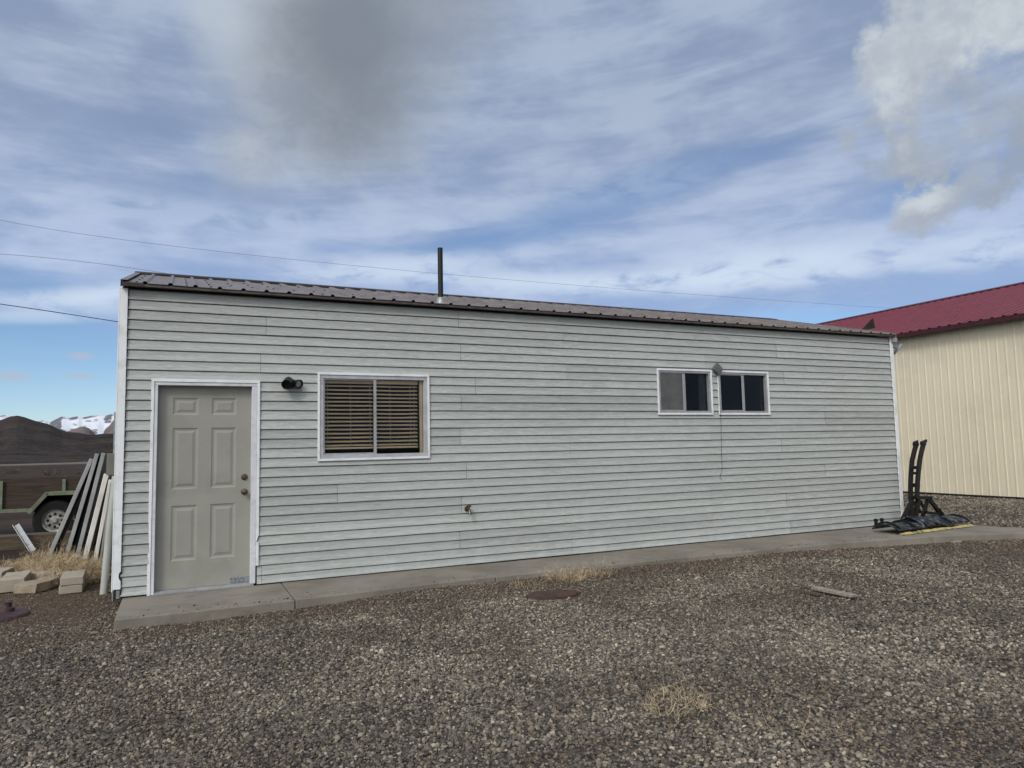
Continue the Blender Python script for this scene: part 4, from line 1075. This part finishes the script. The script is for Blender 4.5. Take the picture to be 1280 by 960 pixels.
# ------------------------------------------------------------------ sky and light
SUN_EL, SUN_AZ = rad(40), rad(-134)      # azimuth from +y toward +x: the sun stands behind the camera, to the left
def sky():
    w=bpy.data.worlds.new('World'); sc.world=w; w.use_nodes=True; h=N(w.node_tree)
    bg=next(n for n in h.n if n.type=='BACKGROUND')
    st=h.new('ShaderNodeTexSky',sky_type='NISHITA'); st.sun_disc=False; st.sun_elevation=SUN_EL; st.sun_rotation=SUN_AZ
    st.air_density=1.; st.dust_density=.4; st.ozone_density=2.2; st.altitude=1400
    S=.1
    d=h.new('ShaderNodeTexCoord').outputs['Generated']; x=h.xyz(d)
    az=h.math('ARCTAN2',x[0],x[1]); el=h.math('ARCSINE',x[2])
    elc=h.math('MAXIMUM',x[2],.02)
    pl=h.comb(h.math('DIVIDE',x[0],h.math('ADD',elc,.10)),h.math('DIVIDE',x[1],h.math('ADD',elc,.10)),0.)
    K=1/S
    def col(r,g,b): return (r*K,g*K,b*K)
    base=h.mix(1.,st.outputs[0],(.92,1.02,1.12),'MULTIPLY')
    # clear-sky deepening is Nishita's; thin high veil with streaks
    sep=h.comb(h.math('MULTIPLY',az,2.0),h.math('MULTIPLY',el,9.0),0.)
    warp=h.noise(sep,1.3,4,.6,.6)
    # streak direction rises gently to the right
    st1=h.comb(h.math('MULTIPLY',az,2.6),h.math('ADD',h.math('MULTIPLY',el,19.),h.math('MULTIPLY',az,-1.4)),h.math('MULTIPLY',warp,1.6))
    n1=h.noise(st1,.95,7,.54,.25)
    n2=h.noise(h.comb(h.math('MULTIPLY',az,4.5),h.math('MULTIPLY',el,8.),.7),1.1,7,.55,.35)
    n3=h.noise(h.comb(h.math('MULTIPLY',az,15.),h.math('MULTIPLY',el,42.),.2),1.,5,.55,.4)
    sw=h.math('ADD',h.math('ADD',h.math('MULTIPLY',n1,.50),h.math('MULTIPLY',n2,.36)),h.math('MULTIPLY',n3,.14))
    veil=h.ss(sw,.40,.60)
    def wn(f,seed,amp):
        n=h.new('ShaderNodeTexNoise'); h.set(n.inputs['Vector'],h.comb(h.math('MULTIPLY',az,f),h.math('MULTIPLY',el,f*1.15),seed)); n.inputs['Scale'].default_value=1; n.inputs['Detail'].default_value=6; n.inputs['Roughness'].default_value=.62
        q=h.xyz(n.outputs['Color']); return h.math('MULTIPLY',h.math('SUBTRACT',q[0],.5),amp),h.math('MULTIPLY',h.math('SUBTRACT',q[1],.5),amp)
    w1=wn(7.,8.3,.30); w2=wn(24.,2.7,.10)
    azw=h.math('ADD',az,h.math('ADD',w1[0],w2[0])); elw=h.math('ADD',el,h.math('ADD',w1[1],w2[1]))
    w3=wn(20.,5.7,.065)
    azs=h.math('ADD',az,w3[0]); els=h.math('ADD',el,w3[1])
    def blob(u,v,ru,rv,rot=0.,soft=.6,na=.5,nn=None,W=0):
        """soft cloud mass centred in the direction of photo point u,v; returns 0..1"""
        a0,e0=azel(u,v); nn_=nn if nn is not None else cn
        dx=h.math('SUBTRACT',(az,azw,azs)[W],a0); dy=h.math('SUBTRACT',(el,elw,els)[W],e0); c,s=math.cos(rot),math.sin(rot)
        X=h.math('ADD',h.math('MULTIPLY',dx,c/ru),h.math('MULTIPLY',dy,s/ru)); Y=h.math('ADD',h.math('MULTIPLY',dx,-s/rv),h.math('MULTIPLY',dy,c/rv))
        r=h.math('SQRT',h.math('ADD',h.math('MULTIPLY',X,X),h.math('MULTIPLY',Y,Y)))
        r=h.math('ADD',r,h.math('MULTIPLY',h.math('SUBTRACT',nn_,.5),na*2.))
        return h.ss(r,1.,1.-soft)
    cn=h.noise(h.comb(h.math('MULTIPLY',az,7.),h.math('MULTIPLY',el,9.),3.1),1.,7,.58,.4)
    cf=h.noise(h.comb(h.math('MULTIPLY',az,16.),h.math('MULTIPLY',el,18.),1.1),1.,7,.62,.5)
    cc=h.math('ADD',h.math('MULTIPLY',cn,.6),h.math('MULTIPLY',h.noise(h.comb(h.math('MULTIPLY',az,26.),h.math('MULTIPLY',el,28.),4.4),1.,6,.6,.3),.4))
    holes=[(60,470,.17,.100,0,.5,.2,.97),(10,350,.15,.030,-.1,.8,.3,.75),(760,250,.42,.040,.20,.9,.5,.50),(620,300,.22,.028,.06,.9,.5,.50),(420,310,.10,.018,.06,.9,.5,.35),(1000,400,.20,.030,-.05,.8,.3,.80),(240,200,.12,.05,-.4,.9,.5,.20),(1150,235,.07,.04,.3,.9,.5,.45)]
    op=h.math('ADD',.80,h.math('MULTIPLY',veil,.18))
    for (u,v,ru,rv,ro,so,na,amt) in holes:
        op=h.math('MULTIPLY',op,h.math('SUBTRACT',1.,h.math('MULTIPLY',blob(u,v,ru,rv,ro,so,na,n1),amt)))
    vc=h.mix(h.ss(sw,.42,.62),col(.315,.42,.655),col(.50,.605,.81))
    # upper sky greyer
    vc=h.mix(h.ss(el,.18,.46),vc,h.mix(h.ss(sw,.40,.6),col(.30,.375,.53),col(.41,.485,.63)))
    c=h.mix(op,base,vc)
    behind=h.ss(x[1],.0,-.5); c=h.mix(h.math('MULTIPLY',behind,.75),c,col(.38,.42,.50))
    # bright streaks low in the sky
    for (u,v,ru,rv,ro,amt) in ((110,372,.14,.022,.14,.8),(60,395,.10,.012,.1,.5),(800,352,.50,.028,-.03,.95),(250,270,.25,.03,0.,.35),(500,335,.22,.03,.05,.75),(1000,325,.30,.04,-.05,.8),(1240,300,.12,.05,0.,.5),(760,240,.2,.03,.1,.2)):
        c=h.mix(h.math('MULTIPLY',h.math('MULTIPLY',blob(u,v,ru,rv,ro,.9,.6,n1),h.ss(n3,.28,.55)),amt),c,col(.63,.735,.885))
    for (u,v,ru,rv) in ((12,470,.03,.009),(100,445,.02,.008),(100,470,.03,.006)):
        c=h.mix(h.math('MULTIPLY',blob(u,v,ru,rv,0,.9,.5,cf),.6),c,col(.47,.50,.62))
    # big grey cumulus top left: pale left flank, dark belly
    g1=blob(400,45,.195,.225,.0,.8,.35)
    g1=h.math('MAXIMUM',g1,h.math('MULTIPLY',blob(320,190,.095,.075,.3,.95,.35),.7))
    g1=h.math('MAXIMUM',g1,h.math('MULTIPLY',blob(490,-30,.2,.2,.0,.9,.5),.9))
    gc=h.mix(h.ss(cf,.35,.65),col(.36,.40,.45),col(.47,.51,.56))
    g1=h.math('MULTIPLY',g1,h.math('ADD',.72,h.math('MULTIPLY',cf,.4)))
    c=h.mix(h.math('MINIMUM',g1,1.),c,gc)
    dk=blob(440,50,.185,.21,.10,.85,.30); c=h.mix(h.math('MULTIPLY',dk,.97),c,col(.215,.25,.30))
    c=h.mix(h.math('MULTIPLY',blob(580,0,.18,.11,.0,.95,.5),.45),c,col(.27,.315,.40))
    c=h.mix(h.math('MULTIPLY',blob(275,20,.07,.10,.0,.9,.5,cf),.55),c,col(.53,.59,.65))
    # cumulus right
    def U(*b):
        q=b[0]
        for k in b[1:]: q=h.math('MAXIMUM',q,k)
        return q
    e1=U(blob(1190,30,.095,.15,-.35,.62,.2,cc,W=1),blob(1115,140,.066,.085,.2,.65,.2,cc,W=1),h.math('MULTIPLY',blob(1310,150,.075,.055,.0,.7,.2,cc,W=1),.85),blob(1275,10,.09,.08,.0,.7,.2,cc,W=1),h.math('MULTIPLY',blob(1215,155,.07,.045,.0,.9,.2,cc,W=1),.7))
    e2=U(blob(1165,258,.062,.034,.30,.55,.2,cc,W=2),h.math('MULTIPLY',blob(1058,178,.022,.016,.3,.9,.2,cc,W=2),.6),h.math('MULTIPLY',blob(1210,235,.04,.03,.30,.8,.2,cc,W=2),.6))
    lit=h.ss(h.math('ADD',elw,h.math('MULTIPLY',azw,-.10)),.215,.335)
    ec=h.mix(lit,col(.33,.375,.45),h.mix(h.ss(cc,.40,.60),col(.47,.52,.58),col(.61,.66,.70)))
    c=h.mix(h.math('MULTIPLY',e1,.95),c,ec)
    lit2=blob(1150,248,.052,.030,.25,.9,.2,cc,W=2)
    c=h.mix(h.math('MULTIPLY',e2,.95),c,h.mix(lit2,col(.39,.44,.515),col(.60,.65,.69)))
    # below the horizon and behind: keep plain
    # the part of the sky near the sun is a bright white overcast
    sd=(math.sin(SUN_AZ)*math.cos(SUN_EL),math.cos(SUN_AZ)*math.cos(SUN_EL),math.sin(SUN_EL))
    dot=h.vmath('DOT_PRODUCT',d,sd); c=h.mix(h.math('MULTIPLY',h.ss(dot,.55,.98),.85),c,col(2.2,2.12,2.0))
    h.set(bg.inputs[0],c); bg.inputs[1].default_value=S
    w.cycles.sampling_method='MANUAL'; w.cycles.sample_map_resolution=1024
    sl=bpy.data.lights.new('sun','SUN'); sl.energy=1.35; sl.angle=rad(14); sl.color=(1,.965,.91)
    so=bpy.data.objects.new('sun',sl); C.objects.link(so)
    so.rotation_euler=Vector(sd).to_track_quat('Z','Y').to_euler(); so.location=(-10,-20,20)
sky()
for o in bpy.data.objects:
    if '_base' in o: del o['_base']
vs_=sc.view_settings; vs_.view_transform='Standard'; vs_.look='None'; vs_.gamma=1; vs_.exposure=0.0; vs_.use_curve_mapping=False
sc.cycles.use_denoising=True
sc.cycles.max_bounces=6
